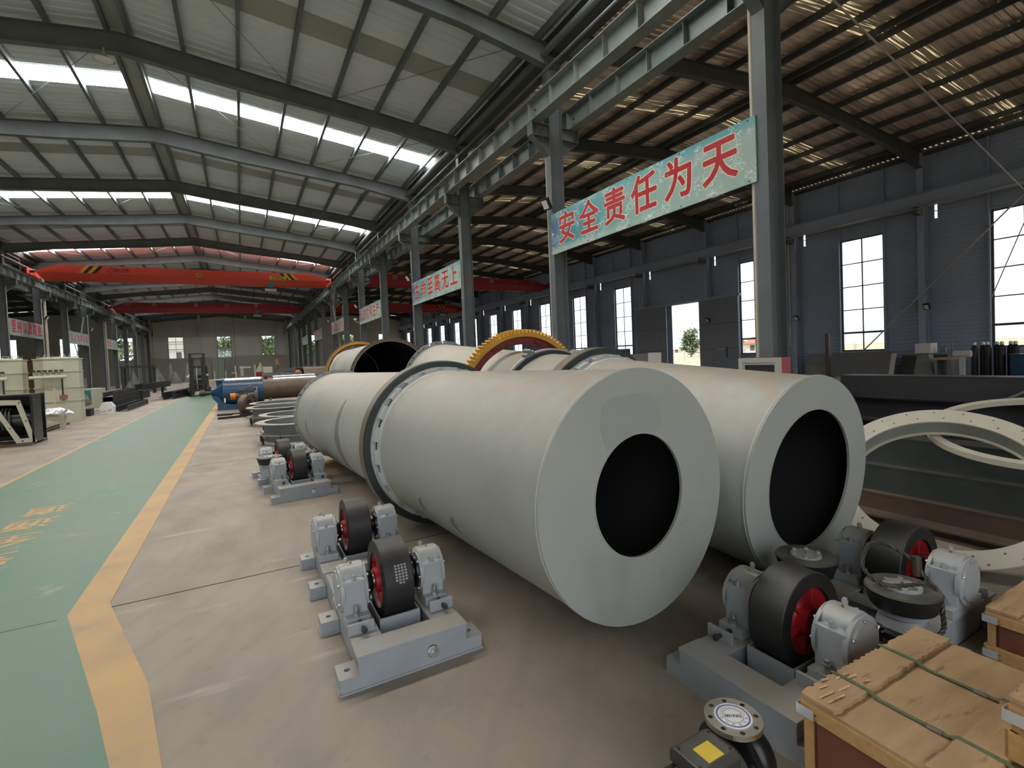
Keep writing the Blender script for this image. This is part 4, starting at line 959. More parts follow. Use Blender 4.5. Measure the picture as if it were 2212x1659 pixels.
MB().lathe((0, 0, 0.13), (0, 0, 1), [(0, 0.075), (0.10, 0.055), (0.13, 0.055), (0.142, 0.07)], 32).build('outlet_neck', 'blackp', pu)
MB().lathe((-0.03, -0.015, 0.145), (1, 0.05, 0), [(0, 0), (0, 0.10), (0.01, 0.125), (0.03, 0.138), (0.07, 0.138), (0.10, 0.12), (0.115, 0.09), (0.115, 0)], 48).build('pump_casing', 'blackp', pu, 40)
dk = MB().lathe((-0.055, -0.016, 0.145), (1, 0.05, 0), [(0, 0), (0, 0.135), (0.004, 0.142), (0.022, 0.142), (0.026, 0.135), (0.026, 0)], 56).build('adapter_disc', 'blackp', pu, 40)
for k in range(8): MB().hexbolt((-0.056, -0.016+0.122*cos(k*pi/4+.3), 0.145+0.122*sin(k*pi/4+.3)), (-1, 0, 0), 0.009, 0.008).build('disc_bolt', 'darkbolt', dk, 0)
MB().lathe((-0.36, -0.03, 0.125), (1, 0.05, 0), [(0, 0), (0, 0.075), (0.02, 0.088), (0.28, 0.088), (0.30, 0.10), (0.31, 0.10), (0.31, 0)], 40).build('motor_body', 'motor', pu, 40)
for k in range(14):
    a = radians(200+k*140/13) if k < 0 else radians(-35+k*250/13)
    if 50 < math.degrees(a) < 130: continue
    MB().box(-0.33, -0.09, -0.0015, 0.0015, 0.085, 0.098).build('cooling_fin', 'motor', pu, 0).matrix_basis = Matrix.Translation((0, -0.02, 0.125)) @ Matrix.Rotation(a-pi/2, 4, 'X')
tb = MB().prism([(-0.085, 0.20), (0.085, 0.20), (0.085, 0.245), (0.06, 0.262), (-0.06, 0.262), (-0.085, 0.245)], -0.29, -0.10, 'x').build('terminal_box', 'motor', pu, 0, bevel=0.006); tb.location = (0, -0.025, 0)
MB().box(-0.235, -0.155, -0.055, 0.02, 0.2622, 0.2632).build('rating_label', 'yellow', tb, 0)
for sx in (-0.275, -0.115):
    for sy in (-0.05, 0.05): MB().hexbolt((sx, sy, 0.262), (0, 0, 1), 0.006, 0.005).build('lid_screw', 'darkbolt', tb, 0)
MB().box(-0.33, 0.06, -0.11, 0.09, 0.0, 0.018).box(-0.28, -0.22, -0.08, 0.05, 0.018, 0.06).box(0.0, 0.05, -0.08, 0.05, 0.018, 0.05).build('base_feet', 'blackp', pu, 0)
MB().cyl((0.01, 0.0, 0.008), (0.01, 0.0, 0.02), 0.02, n=8).build('foot_bolt', 'zinc', pu, 0)

# ------------------------------------------------------------------ leaning hoop, loose ring and long beams at the right
hp = thing('hoop_flange', 'big cream hoop with drilled flange leaning on dark beams at right edge', 'ring', (4.44, 1.72, 0))
hc = Vector((5.07-4.44, 1.89-1.72, 0.562)); hn = Vector((-0.6, -0.2, 0.776)).normalized()
MB().perf(hc, hn, 0.66, 0.735, 24, 0.705, 0.008, 0.014).perf(hc, hn, 0.735, 0.811, 24, 0.775, 0.008, 0.014, phase=0.09).build('drilled_flange', 'cream', hp, 40)
MB().lathe(hc, -hn, [(0.0, 0.662), (0.13, 0.662), (0.13, 0.675), (0.0, 0.675)], 80, closed=True).build('hoop_wall', 'hoopin', hp, 40)
MB().lathe(hc-hn*0.13, -hn, [(0, 0.64), (0, 0.72), (0.012, 0.72), (0.012, 0.64)], 80, closed=True).build('back_flange', 'cream', hp, 40)
lr = thing('loose_ring', 'thin cream ring lying on the beam pile behind the drilled cream hoop', 'ring', (6.12, 1.55, 0.74))
MB().lathe(Vector((0.0, 0.0, 0.14)), Vector((-0.24, -0.05, 0.97)), [(0, 0.73), (0, 0.80), (0.05, 0.80), (0.05, 0.73)], 72, closed=True).build('ring_band', 'cream', lr, 40)
def beam(label, x0, x1, y0, y1, z0, z1, m='beam', group=None, hsec=True):
    t = thing('long_beam', label, 'beam', ((x0+x1)/2, (y0+y1)/2, z0), (0, 0, 0), group)
    w_, h, L = (x1-x0)/2, z1-z0, (y1-y0)/2; tf = 0.016
    MB().box(-w_, w_, -L, L, 0, tf).build('lower_flange', m, t, 0); MB().box(-w_, w_, -L, L, h-tf, h).build('upper_flange', m, t, 0)
    for sx in ((-1, 1) if not hsec else (0,)):
        c = sx*(w_-0.012); MB().box(c-0.006, c+0.006, -L, L, tf, h-tf).build('web', m, t, 0)
    return t
beam('rust-topped steel box beam lowest in the pile seen through the cream hoop', 5.62, 5.92, -2.0, 8.6, 0.0, 0.20, 'rust', hsec=False)
beam('primed grey box beam second up in the pile seen through the cream hoop', 5.72, 6.02, -2.2, 8.4, 0.20, 0.46, 'beam2', hsec=False)
beam('dark box beam on top of the pile seen through the cream hoop', 5.86, 6.16, -1.8, 8.8, 0.46, 0.74, 'beam2', hsec=False)
beam('brown timber-coloured channel lying on the floor left of the beam pile', 5.22, 5.42, -1.5, 6.5, 0.0, 0.09, 'rust')
for i, (z, nm) in enumerate(((0, 'bottom beam of the tall dark stack behind the column at right'), (0.315, 'second beam up in the tall dark stack behind the column at right'), (0.63, 'third beam up in the tall dark stack behind the column at right'), (0.945, 'top beam of the tall dark stack at right, its long flat side facing the hall'))):
    beam(nm, 7.84-0.02*(i % 2), 8.16, -3.0, 4.42-0.1*i, z, z+0.313, 'beam', hsec=(i < 3))
sb_ = thing('steel_strip', 'narrow steel strip leaning across the side of the tall dark beam stack', 'strip', (7.70, 2.35, 0.74))
MB().hexa([(0, 0, 0.2), (0.02, 0, 0.2), (0.02, 0.05, 0.2), (0, 0.05, 0.2), (0.08, -0.55, 0.545), (0.10, -0.55, 0.545), (0.10, -0.50, 0.545), (0.08, -0.50, 0.545)]).build('flat_strip', 'beam2', sb_, 0)
MB().hexa([(0.08, -0.55, 0.53), (0.35, -0.75, 0.53), (0.35, -0.70, 0.53), (0.08, -0.50, 0.53), (0.08, -0.55, 0.545), (0.35, -0.75, 0.545), (0.35, -0.70, 0.545), (0.08, -0.50, 0.545)]).build('bent_end', 'beam2', sb_, 0)

# ------------------------------------------------------------------ hoods, mill and barrels beyond the nearest drum
def hood(label, x, y, z=0.48, R=0.95):
    t = thing('ring_hood', label, 'hood', (x, y, 0), group='grey ring hoods')
    Z = (0, 0, 1); o = (0, 0, 0)
    MB().lathe(o, Z, [(z-0.016, R*0.80), (z-0.016, R), (z, R), (z, R*0.80)], 72, closed=True).build('top_flange', 'hood', t, 40)
    MB().lathe(o, Z, [(0.06, R*0.815), (z-0.016, R*0.815), (z-0.016, R*0.805), (0.06, R*0.805)], 72, closed=True).build('hood_wall', 'hood', t, 40)
    MB().lathe(o, Z, [(z*0.46, R*0.80), (z*0.46, R*0.98), (z*0.46+0.014, R*0.98), (z*0.46+0.014, R*0.80)], 72, closed=True).build('middle_flange', 'hood', t, 40)
    MB().lathe(o, Z, [(0.0, R*0.78), (0.0, R*0.90), (0.014, R*0.90), (0.014, R*0.78)], 72, closed=True).build('lower_flange', 'hood', t, 40)
    r0 = None
    for k in range(10):
        a = 2*pi*k/10+0.35; p = (cos(a)*R*0.91, sin(a)*R*0.91, 0)
        if r0 is None: r0 = MB().cyl((0, 0, 0.0), (0, 0, z*0.46+0.03), 0.013, n=8).cyl((0, 0, 0.04), (0, 0, 0.16), 0.028, n=10).build('spring_bolt', 'darkbolt', t); r0.location = p
        else: inst(r0, loc=p)
    return t
hood('nearest grey ring hood, partly hidden by the nearest drum end flange', 1.15, 12.6)
hood('second nearest grey ring hood on floor behind the first, left of the drum', 1.28, 14.75, 0.46)
hood('grey ring hood third from the front, its left rim sticking out farthest', 1.0, 17.0, 0.52)
hood('farthest grey ring hood, just in front of the brown barrel', 1.12, 19.25, 0.50)
def barrel(name, label, cat, x, y, z, r, L, m, group=None):
    t = thing(name, label, cat, (x, y, 0))
    MB().lathe((0, 0, z), (1, 0, 0), [(0, r-0.03), (0, r), (L, r), (L, r-0.03)], 56).build('shell', m, t, 40)
    return t
bm = barrel('ball_mill', 'blue mill barrel with domed end and neck on a blue base', 'mill', -0.70, 24.5, 0.74, 0.58, 1.5, 'blue')
MB().lathe((0, 0, 0.74), (-1, 0, 0), [(0, 0.58), (0.03, 0.58), (0.03, 0.50), (0.16, 0.40), (0.30, 0.22), (0.46, 0.14), (0.46, 0.0)], 48).build('end_cover', 'blue', bm, 40)
MB().lathe((-0.02, 0, 0.74), (1, 0, 0), [(0, 0.58), (0, 0.615), (0.05, 0.615), (0.05, 0.58)], 56).build('shell_flange', 'blue', bm, 40)
MB().lathe((0, 0, 0.74), (1, 0, 0), [(0.05, 0.585), (1.42, 0.585)], 40, a0=pi*0.42, a1=pi*0.72).build('bright_cover', 'silver', bm)
MB().cyl((-0.17, -0.1, 1.0), (-0.17, -0.1, 1.24), 0.09, n=16).cyl((-0.17, -0.1, 1.2), (-0.17, -0.1, 1.25), 0.12, n=16).build('inlet_neck', 'blue', bm)
MB().prism([(-0.25, 0), (1.5, 0), (1.5, 0.22), (0.25, 0.22), (0.0, 0.3), (-0.25, 0.3)], -0.5, 0.45, 'y').build('mill_base', 'blue', bm, 0)
MB().prism([(-0.25, 0.3), (0.0, 0.3), (-0.05, 0.55), (-0.4, 0.62), (-0.45, 0.55)], -0.3, 0.3, 'y').build('end_bracket', 'blue', bm, 0)
MB().box(0.0, 0.06, -0.585, -0.57, 0.32, 0.5).build('name_plate', 'white', bm, 0)
MB().cyl((-0.46, 0, 0.74), (-0.9, 0, 0.74), 0.07, n=12).cyl((-0.7, 0, 0.74), (-0.85, 0, 0.74), 0.13, n=12).build('drive_shaft', 'darkbolt', bm)
rb = barrel('steel_barrel', 'plain brown steel barrel lying beside the blue mill, left of nearest drum', 'barrel', 0.85, 27.6, 0.62, 0.50, 2.6, 'rust')
MB().lathe((0, 0, 0.62), (-1, 0, 0), [(0, 0.46), (0.0, 0.32), (0.05, 0.28), (0.10, 0.16), (0.2, 0.12), (0.2, 0)], 32).build('end_neck', 'rust', rb)
for x in (0.3, 2.0): MB().prism([(-0.35, 0), (0.35, 0), (0.30, 0.20), (0.0, 0.115), (-0.30, 0.20)], x, x+0.1, 'x').build('cradle', 'rust', rb, 0)
bb = barrel('steel_pipe', 'short wide brown pipe with dark open end, left of the ochre gear behind', 'pipe', 3.62, 36.0, 0.82, 0.80, 2.6, 'rust')
MB().lathe((0.5, 0, 0.82), (1, 0, 0), [(0, 0), (0, 0.77)], 32).build('dark_core', 'hole', bb); MB().lathe((0, 0, 0.82), (1, 0, 0), [(0, 0.77), (0.5, 0.77)], 40).build('pipe_bore', 'drum_in', bb)
MB().prism([(-0.4, 0), (0.4, 0), (0.3, 0.12), (0.0, 0.018), (-0.3, 0.12)], 0.5, 0.6, 'x').prism([(-0.4, 0), (0.4, 0), (0.3, 0.12), (0.0, 0.018), (-0.3, 0.12)], 1.6, 1.7, 'x').build('cradle', 'rust', bb, 0)
mb2 = barrel('ball_mill', 'second mill barrel with bright cover behind the brown barrel', 'mill', 1.65, 33.5, 0.62, 0.58, 2.4, 'silver')
MB().box(0.2, 2.2, -0.4, 0.4, 0, 0.14).build('mill_base', 'blue', mb2, 0)
# brown coil flange and burner on the floor in front of the mill
cf = thing('flange_coil', 'thick brown ring standing on edge before the blue mill', 'ring', (-0.02, 20.6, 0))
MB().lathe((0, 0, 0.42), (0.8, -0.6, 0), [(0, 0.16), (0, 0.30), (0.03, 0.33), (0.24, 0.33), (0.27, 0.30), (0.27, 0.16)], 48, closed=True).build('ring_body', 'rust', cf, 40)
MB().prism([(-0.32, 0), (0.40, 0), (0.40, 0.10), (0.28, 0.24), (0.06, 0.088), (-0.06, 0.088), (-0.32, 0.12)], -0.12, 0.4, 'x').build('saddle', 'beam', cf, 0)
gu = thing('burner_unit', 'brown burner with cable loops and motor resting against the brown barrel', 'burner', (0.15, 21.5, 0))
MB().cyl((-0.55, 0, 0.68), (0.30, 0, 0.66), 0.11, n=18).build('burner_tube', 'rust', gu); MB().cyl((-0.57, 0, 0.68), (-0.40, 0, 0.68), 0.115, n=18).build('orange_end', 'orange', gu)
MB().box(-0.32, -0.10, -0.09, 0.09, 0.75, 0.92).build('terminal_box', 'motor', gu, 0)
MB().lathe((0.25, 0, 0.62), (1, 0, 0), [(0, 0.14), (0, 0.28), (0.06, 0.28), (0.06, 0.36), (0.10, 0.36), (0.10, 0.14)], 32).build('mount_flange', 'rust', gu, 40)
MB().sweep([(0.0, -0.1, 0.7), (-0.05, -0.15, 0.95), (0.12, -0.18, 1.05), (0.28, -0.12, 0.95), (0.30, -0.1, 0.7)], 0.03, 8).build('copper_pipe', 'brownboard', gu)
MB().box(-0.1, 0.3, -0.15, 0.15, 0, 0.52).build('stand', 'beam', gu, 0); MB().box(-0.6, 0.3, -0.03, 0.03, 0, 0.05).build('skid', 'beam', gu, 0)
for x, y, L, a, lab in ((-0.35, 19.9, 0.9, 0.2, 'short channel offcut lying before the thick brown ring, nearer'), (-0.62, 21.2, 0.5, -0.3, 'short channel offcut lying left of the thick brown ring, farther')):
    t = thing('channel_offcut', lab, 'channel', (x, y, 0), (0, 0, a)); MB().box(-L/2, L/2, -0.06, 0.06, 0, 0.012).box(-L/2, L/2, -0.06, -0.048, 0.012, 0.07).box(-L/2, L/2, 0.048, 0.06, 0.012, 0.07).build('channel', 'beam', t, 0)

# ------------------------------------------------------------------ left side of the hall
def tank(label, x, y, seed=0):
    t = thing('filter_tank', label, 'tank', (x, y, 0))
    P = [(0.60*(1 if abs(cos(a)) > 0.9 else 1)*0+0.70*cos(a+pi/8), 0.70*sin(a+pi/8)) for a in [k*pi/4 for k in range(8)]]
    MB().prism(P, 0, 2.38, 'z').build('tank_body', 'bonewhite', t, 0)
    for z in (0.78, 1.28, 1.88, 2.36):
        MB().prism([(x*1.05, y*1.05) for x, y in P], z, z+0.035, 'z').build('stiffening_band', 'bonewhite', t, 0)
    MB().box(-0.03, 0.03, -0.685, -0.64, 0.1, 1.3).build('seam_rib', 'bonewhite', t, 0)
    MB().lathe((0, 0, 2.38), (0, 0, 1), [(0, 0.62), (0.06, 0.58), (0.08, 0)], 8).build('tank_lid', 'bonewhite', t, 30)
    MB().cyl((-0.62, -0.80, 1.70), (0.40, -0.80, 1.70), 0.06, n=16).build('air_header', 'bonewhite', t)
    for i in range(6):
        px = -0.50+0.155*i
        v = MB().cyl((px, -0.80, 1.75), (px, -0.80, 1.90), 0.022, n=8).build('pulse_pipe', 'bonewhite', t)
        MB().box(px-0.05, px+0.04, -0.86, -0.74, 1.90, 1.965).build('pulse_valve', 'darkbolt', v, 0)
    MB().cyl((0.24, -0.68, 1.64), (0.24, -0.68, 1.02), 0.022, n=8).build('control_cable', 'lampbody', t)
    MB().prism([(0.15, 1.02), (0.36, 1.02), (0.36, 0.90), (0.27, 0.83), (0.15, 0.88)], -0.735, -0.64, 'y').build('control_box', 'brownboard', t, 0)
    for a in (0.3, 1.5, 2.7):
        MB().sweep([(0.4*cos(a)-0.08, 0.4*sin(a), 2.44), (0.4*cos(a)-0.08, 0.4*sin(a), 2.54), (0.4*cos(a)+0.08, 0.4*sin(a), 2.54), (0.4*cos(a)+0.08, 0.4*sin(a), 2.44)], 0.014, 6).build('lid_handle', 'bonewhite', t)
    for k in range(8): MB().cyl((0.6*cos(k*pi/4), 0.6*sin(k*pi/4), 2.38), (0.6*cos(k*pi/4), 0.6*sin(k*pi/4), 2.50), 0.012, n=6).build('lid_bolt', 'zinc', t, 0)
    return t
tank('bone-white octagonal filter tank with six pulse valves, complete in view at left', -6.08, 24.75)
tank('bone-white octagonal filter tank cut by the left edge behind the black casing', -7.72, 24.9)
ca = thing('duct_casing', 'black steel casing with tan slanted frame and coil inside at left edge', 'casing', (-5.12, 17.2, 0))
MB().box(-1.2, 0.30, 1.0, 1.04, 0.05, 1.30).build('back_sheet', 'blackp', ca, 0); MB().box(-1.2, 0.30, 0.02, 1.0, 1.26, 1.30).build('top_sheet', 'blackp', ca, 0); MB().box(0.29, 0.34, -0.02, 0.6, 0.02, 1.30).build('end_sheet', 'blackp', ca, 0)
MB().lathe((-1.2, 0.60, 0.60), (1, 0, 0), [(0, 0.40), (1.2, 0.40), (1.4, 0.34), (1.4, 0)], 32).build('drum_body', 'blackp', ca)
for i in range(5): MB().lathe((-0.50+0.07*i, 0.33, 0.66), (1, 0.15, 0), [(0, 0.27), (0.02, 0.30), (0.04, 0.27)], 28).build('coil_turn', 'plastic_grey', ca)
fr = MB()
Pq = [(-0.52, 1.20), (0.10, 1.16), (0.36, 0.06), (-0.02, 0.06)]; Pi = [(-0.36, 1.06), (0.02, 1.04), (0.23, 0.17), (0.05, 0.17)]
for i in range(4):
    j = (i+1) % 4
    fr.hexa([(Pq[i][0], -0.02, Pq[i][1]), (Pq[j][0], -0.02, Pq[j][1]), (Pi[j][0], -0.02, Pi[j][1]), (Pi[i][0], -0.02, Pi[i][1]), (Pq[i][0], 0.02, Pq[i][1]), (Pq[j][0], 0.02, Pq[j][1]), (Pi[j][0], 0.02, Pi[j][1]), (Pi[i][0], 0.02, Pi[i][1])])
fr.build('slanted_frame', 'cream', ca, 0)
for x, z in ((-0.35, 1.13), (0.08, 1.1), (0.19, 0.62), (0.30, 0.11), (0.1, 0.11), (-0.12, 0.45)): MB().hexbolt((x, -0.02, z), (0, -1, 0), 0.018, 0.015).build('frame_bolt', 'darkbolt', ca, 0)
MB().box(-1.3, 0.34, -0.28, 0.9, 0.0, 0.05).build('floor_skid', 'rust', ca, 0)
fo = thing('wrapped_machine', 'small machine wrapped in shiny foil in front of the white tank', 'machine', (-5.45, 21.3, 0))
mb = MB(); r = random.Random(4); n = 16
prof = [(0.30, 0.02), (0.42, 0.34), (0.56, 0.30), (0.62, 0.12)]
rings = []
for z, rr in [(0.42, 0.33), (0.50, 0.42), (0.60, 0.34), (0.66, 0.12)]:
    rings.append([(rr*1.2*cos(2*pi*k/n)*(0.8+0.4*r.random()), rr*0.6*sin(2*pi*k/n)*(0.8+0.4*r.random()), z+0.05*r.random()) for k in range(n)])
vs = sum(rings, []); fs = [(i*n+k, i*n+(k+1) % n, (i+1)*n+(k+1) % n, (i+1)*n+k) for i in range(3) for k in range(n)]
mb.add(vs, fs+[tuple(3*n+k for k in range(n)), tuple(reversed(range(n)))]).build('foil_wrap', 'foil', fo, 0)
MB().box(-0.34, 0.30, -0.16, 0.16, 0.30, 0.46).box(-0.3, -0.22, -0.14, 0.14, 0, 0.3).box(0.18, 0.28, -0.14, 0.14, 0, 0.3).build('machine_frame', 'bonewhite', fo, 0)
fb = thing('flat_bar', 'long dark flat bar on the floor before the white tank', 'bar', (-5.5, 21.9, 0), (0, 0, 0.03)); MB().box(-0.06, 0.06, -1.5, 1.2, 0, 0.05).box(-0.06, -0.05, -1.5, 1.2, 0.05, 0.10).build('bar', 'beam', fb, 0)
gb = thing('gearbox', 'white gearbox on the floor at the end of the black channels', 'gearbox', (-5.22, 27.45, 0))
MB().prism([(-0.24, 0), (0.24, 0), (0.27, 0.30), (0.14, 0.50), (-0.12, 0.50), (-0.25, 0.30)], -0.2, 0.2, 'y').build('housing', 'white', gb, 0, bevel=0.01)
for x, z, rr in ((-0.09, 0.19, 0.10), (0.12, 0.23, 0.07)): MB().cyl((x, -0.2, z), (x, -0.235, z), rr, n=20).cyl((x, -0.235, z), (x, -0.26, z), rr*0.5, n=16).build('bearing_cover', 'white', gb)
MB().cyl((-0.42, -0.05, 0.2), (-0.24, -0.05, 0.2), 0.03, n=10).build('input_shaft', 'chrome', gb); MB().box(-0.28, 0.28, -0.22, 0.22, 0, 0.02).build('foot_flange', 'white', gb, 0)
for x in (-0.1, 0.1): MB().hexbolt((x, 0, 0.50), (0, 0, 1), 0.02, 0.03).build('top_plug', 'darkbolt', gb, 0)
def chan(label, x, y, z, L, a, w_=0.36, h=0.22, m='beam'):
    t = thing('black_channel', label, 'channel', (x, y, z), (0, 0, a))
    MB().box(-w_/2, w_/2, 0, L, 0, 0.014).box(-w_/2, -w_/2+0.014, 0, L, 0.014, h).box(w_/2-0.014, w_/2, 0, L, 0.014, h).box(-w_/2, w_/2, L-0.02, L, 0.014, h).build('channel_body', m, t, 0)
    MB().box(-w_/2-0.03, -w_/2, 0, L, h-0.012, h).box(w_/2, w_/2+0.03, 0, L, h-0.012, h).build('lip', m, t, 0)
    return t
for i, (z, nm) in enumerate(((0, 'lowest'), (0.225, 'second'), (0.45, 'third'), (0.675, 'topmost'))):
    chan('black open channel, %s of the stack behind the white gearbox' % nm, -5.32, 28.2+0.06*(i % 2), z, 6.2, 0.02)
chan('single low black channel on the floor right of the channel stack', -4.78, 28.0, 0, 5.6, 0.0, 0.36, 0.26)
chan('black channel behind the stack, long and raised on short posts', -5.2, 35.0, 0.7, 6.5, -0.1, 0.4, 0.35)
chan('black channel on floor beyond the stack, lane side', -4.0, 36.4, 0, 6.0, -0.12, 0.5, 0.45)
chan('black channel on floor beyond the stack, wall side', -6.3, 36.6, 0, 6.0, -0.05, 0.6, 0.5)
pp = thing('post_trestle', 'two short dark posts carrying the raised black channel', 'trestle', (-5.2, 35.0, 0), (0, 0, -0.1))
for y in (0.5, 5.2): MB().box(-0.06, 0.06, y-0.06, y+0.06, 0.02, 0.695).build('post', 'beam', pp, 0); MB().box(-0.2, 0.2, y-0.2, y+0.2, 0, 0.02).build('foot_plate', 'beam', pp, 0)
de = thing('duct_elbow', 'curved dark duct elbow wrapped in worn cover right of the white tank', 'duct', (-6.25, 27.0, 0))
MB().sweep([(-0.35, 0, 0.42), (-0.28, -0.05, 0.75), (0.05, -0.1, 0.95), (0.30, -0.12, 0.72), (0.42, -0.12, 0.40)], 0.24, 18).build('elbow_body', 'rust', de); MB().box(-0.6, 0.62, -0.4, 0.2, 0, 0.30).build('elbow_stand', 'beam', de, 0)
tbx = thing('white_cabinet_box', 'low white box with teal panel beyond the white tank', 'box', (-7.0, 31.0, 0)); MB().box(-0.9, 1.0, -0.4, 0.4, 0, 1.05).build('box_body', 'bonewhite', tbx, 0); MB().box(-0.3, 0.6, -0.42, -0.40, 0.35, 0.98).build('teal_panel', mat('teal_panel', (0.04, 0.20, 0.20), 0.5), tbx, 0)
fx_ = thing('frame_table', 'tall dark steel frame table behind the black channels', 'frame', (-7.4, 50.0, 0))
for x in (-1.0, 0.97):
    for y in (-0.5, 0.47): MB().box(x, x+0.12, y, y+0.12, 0, 2.10).build('leg', 'beam', fx_, 0)
MB().box(-1.05, 1.1, -0.55, 0.6, 2.10, 2.25).build('top_frame', 'beam', fx_, 0); MB().box(-1.0, 1.09, -0.05, 0.05, 0.5, 0.6).build('brace_bar', 'beam', fx_, 0)
def cone(label, x, y, r, h, m='plastic_grey', z0=0.0, inv=False):
    t = thing('sheet_cone', label, 'cone', (x, y, 0), group='grey sheet cones')
    MB().lathe((0, 0, z0), (0, 0, 1), [(0, r), (0.10, r), (h, 0.12 if not inv else 0.25), (h+0.10, 0.10)], 28).build('cone_shell', m, t, 40)
    MB().lathe((0, 0, z0), (0, 0, 1), [(0, r+0.05), (0.02, r+0.05), (0.02, r)], 28).build('cone_rim', m, t, 40)
    return t
for x, y, r, h, lb_ in ((-9.55, 80, 0.75, 1.5, 'grey sheet cone, low, leftmost in far row before the back wall'), (-8.85, 85, 0.62, 2.7, 'tall narrow grey cone behind the low cones at the far end'), (-7.85, 80, 0.80, 1.5, 'grey sheet cone, low, right one of the far row'),
                        (-6.75, 84, 0.70, 2.6, 'tall grey cone partly behind the forklift mast'), (-7.1, 44.5, 0.55, 1.0, 'small grey cone by the left column row near the frame table'), (-6.9, 33.4, 0.5, 0.75, 'small grey cone beyond the white tank'),
                        (-8.1, 52.5, 0.6, 1.7, 'grey cone behind the frame table, left'), (-6.6, 54, 0.62, 1.9, 'grey cone behind the frame table, right')):
    cone(lb_, x, y, r, h)
fan = thing('fan_housing', 'square dark fan box with round grille at the left column row', 'fan', (-9.0, 40.0, 0)); MB().box(-0.4, 0.4, -0.3, 0.3, 0, 1.5).build('fan_box', 'panelgrey', fan, 0); MB().lathe((0, -0.3, 1.1), (0, -1, 0), [(0, 0.28), (0.03, 0.28), (0.03, 0.25), (0.01, 0.10), (0.03, 0)], 24).build('grille', 'beam', fan)
for i, x in enumerate((-10.2, -9.5)):
    t = thing('steel_rack', ('left' if i == 0 else 'right')+' one of two tall pale-framed racks by the left column row', 'rack', (x, 40.8, 0))
    for dx in (-0.25, 0.25): MB().box(dx-0.03, dx+0.03, -0.03, 0.03, 0, 2.5).build('upright', 'alu', t, 0)
    for z in (0.5, 1.1, 1.8, 2.44): MB().box(-0.28, 0.28, -0.03, 0.03, z, z+0.05).build('rung', 'alu', t, 0)
ob = thing('chipboard_stack', 'brown chipboard sheets standing behind the left column row', 'board', (-15.0, 58, 0)); MB().box(-2.0, 2.0, -0.1, 0.1, 0, 3.4).build('board_sheet', 'brownboard', ob, 0); MB().box(1.2, 1.9, -0.16, -0.1, 1.8, 3.4).build('ochre_sheet', 'ochre', ob, 0)

# forklift: seen from the mast side
fk = thing('forklift', 'dark forklift with raised twin mast parked at the far end of the lane', 'forklift', (-2.55, 38.7, 0))
for s in (-1, 1):
    MB().box(*sorted((s*0.30, s*0.46)), -0.02, 0.14, 0.12, 2.82).build('mast_rail', 'forklift', fk, 0); MB().box(*sorted((s*0.20, s*0.29)), -0.06, 0.08, 0.25, 2.55).build('inner_mast_rail', 'forklift', fk, 0)
for z in (0.55, 1.15, 1.85, 2.45, 2.76): MB().box(-0.40, 0.40, 0.0, 0.08, z, z+0.07).build('mast_crossbar', 'forklift', fk, 0)
MB().cyl((-0.06, 0.04, 0.3), (-0.06, 0.04, 1.9), 0.05, n=12).build('lift_cylinder', 'zinc', fk)
MB().box(-0.52, 0.52, -0.12, -0.07, 0.35, 0.46).box(-0.52, 0.52, -0.12, -0.07, 0.72, 0.82).build('carriage', 'forklift', fk, 0)
for s in (-1, 1): MB().prism([(-0.12, 0.06), (-0.12, 0.75), (-0.16, 0.75), (-0.18, 0.11), (-1.15, 0.08), (-1.15, 0.05)], *sorted((s*0.24, s*0.36)), 'x').build('fork', 'forklift', fk, 0)
MB().prism([(0.2, 0.30), (2.1, 0.30), (2.25, 0.55), (2.2, 1.05), (1.3, 1.05), (1.2, 0.75), (0.6, 0.75), (0.5, 1.15), (0.2, 1.10)], -0.50, 0.50, 'x').build('body', 'forklift', fk, 0, bevel=0.03)
for s in (-1, 1):
    for y, rr in ((0.30, 0.33), (1.75, 0.27)):
        wh = MB().lathe((s*0.42, y, rr), (s, 0, 0), [(0, 0), (0, rr-0.04), (0.03, rr), (0.17, rr), (0.20, rr-0.04), (0.20, rr*0.6), (0.16, rr*0.5), (0.16, 0)], 28).build('wheel', 'black', fk, 35)
        MB().lathe((s*0.59, y, rr), (s, 0, 0), [(0, rr*0.5), (0.02, rr*0.4), (0.02, 0)], 16).build('wheel_disc', 'forklift', wh)
    MB().tube([(s*0.46, 0.45, 1.1), (s*0.44, 0.75, 1.95)], 0.03, 8).tube([(s*0.46, 1.75, 1.05), (s*0.44, 1.65, 1.95)], 0.03, 8).build('guard_post', 'forklift', fk)
MB().box(-0.48, 0.48, 0.70, 1.70, 1.93, 1.97).build('overhead_guard', 'forklift', fk, 0)
MB().box(-0.25, 0.25, 1.0, 1.4, 0.75, 0.9).box(-0.25, 0.25, 1.35, 1.45, 0.9, 1.35).build('seat', 'lampbody', fk, 0, bevel=0.02)
MB().sweep([(0.16*cos(a), 0.78-0.08*sin(a), 1.28+0.14*sin(a)) for a in [k*pi/8 for k in range(16)]], 0.014, 6, closed=True).build('steering_wheel', 'lampbody', fk)
for s in (-1, 1): MB().cyl((s*0.52, 0.38, 1.38), (s*0.52, 0.30, 1.38), 0.07, n=14).build('head_lamp', 'led', fk)
MB().box(0.40, 0.52, 2.0, 2.26, 0.5, 1.0).build('orange_panel', 'orange', fk, 0)
MB().box(-0.62, -0.50, -0.1, -0.08, 1.25, 1.36).build('number_tag', 'white', fk, 0)

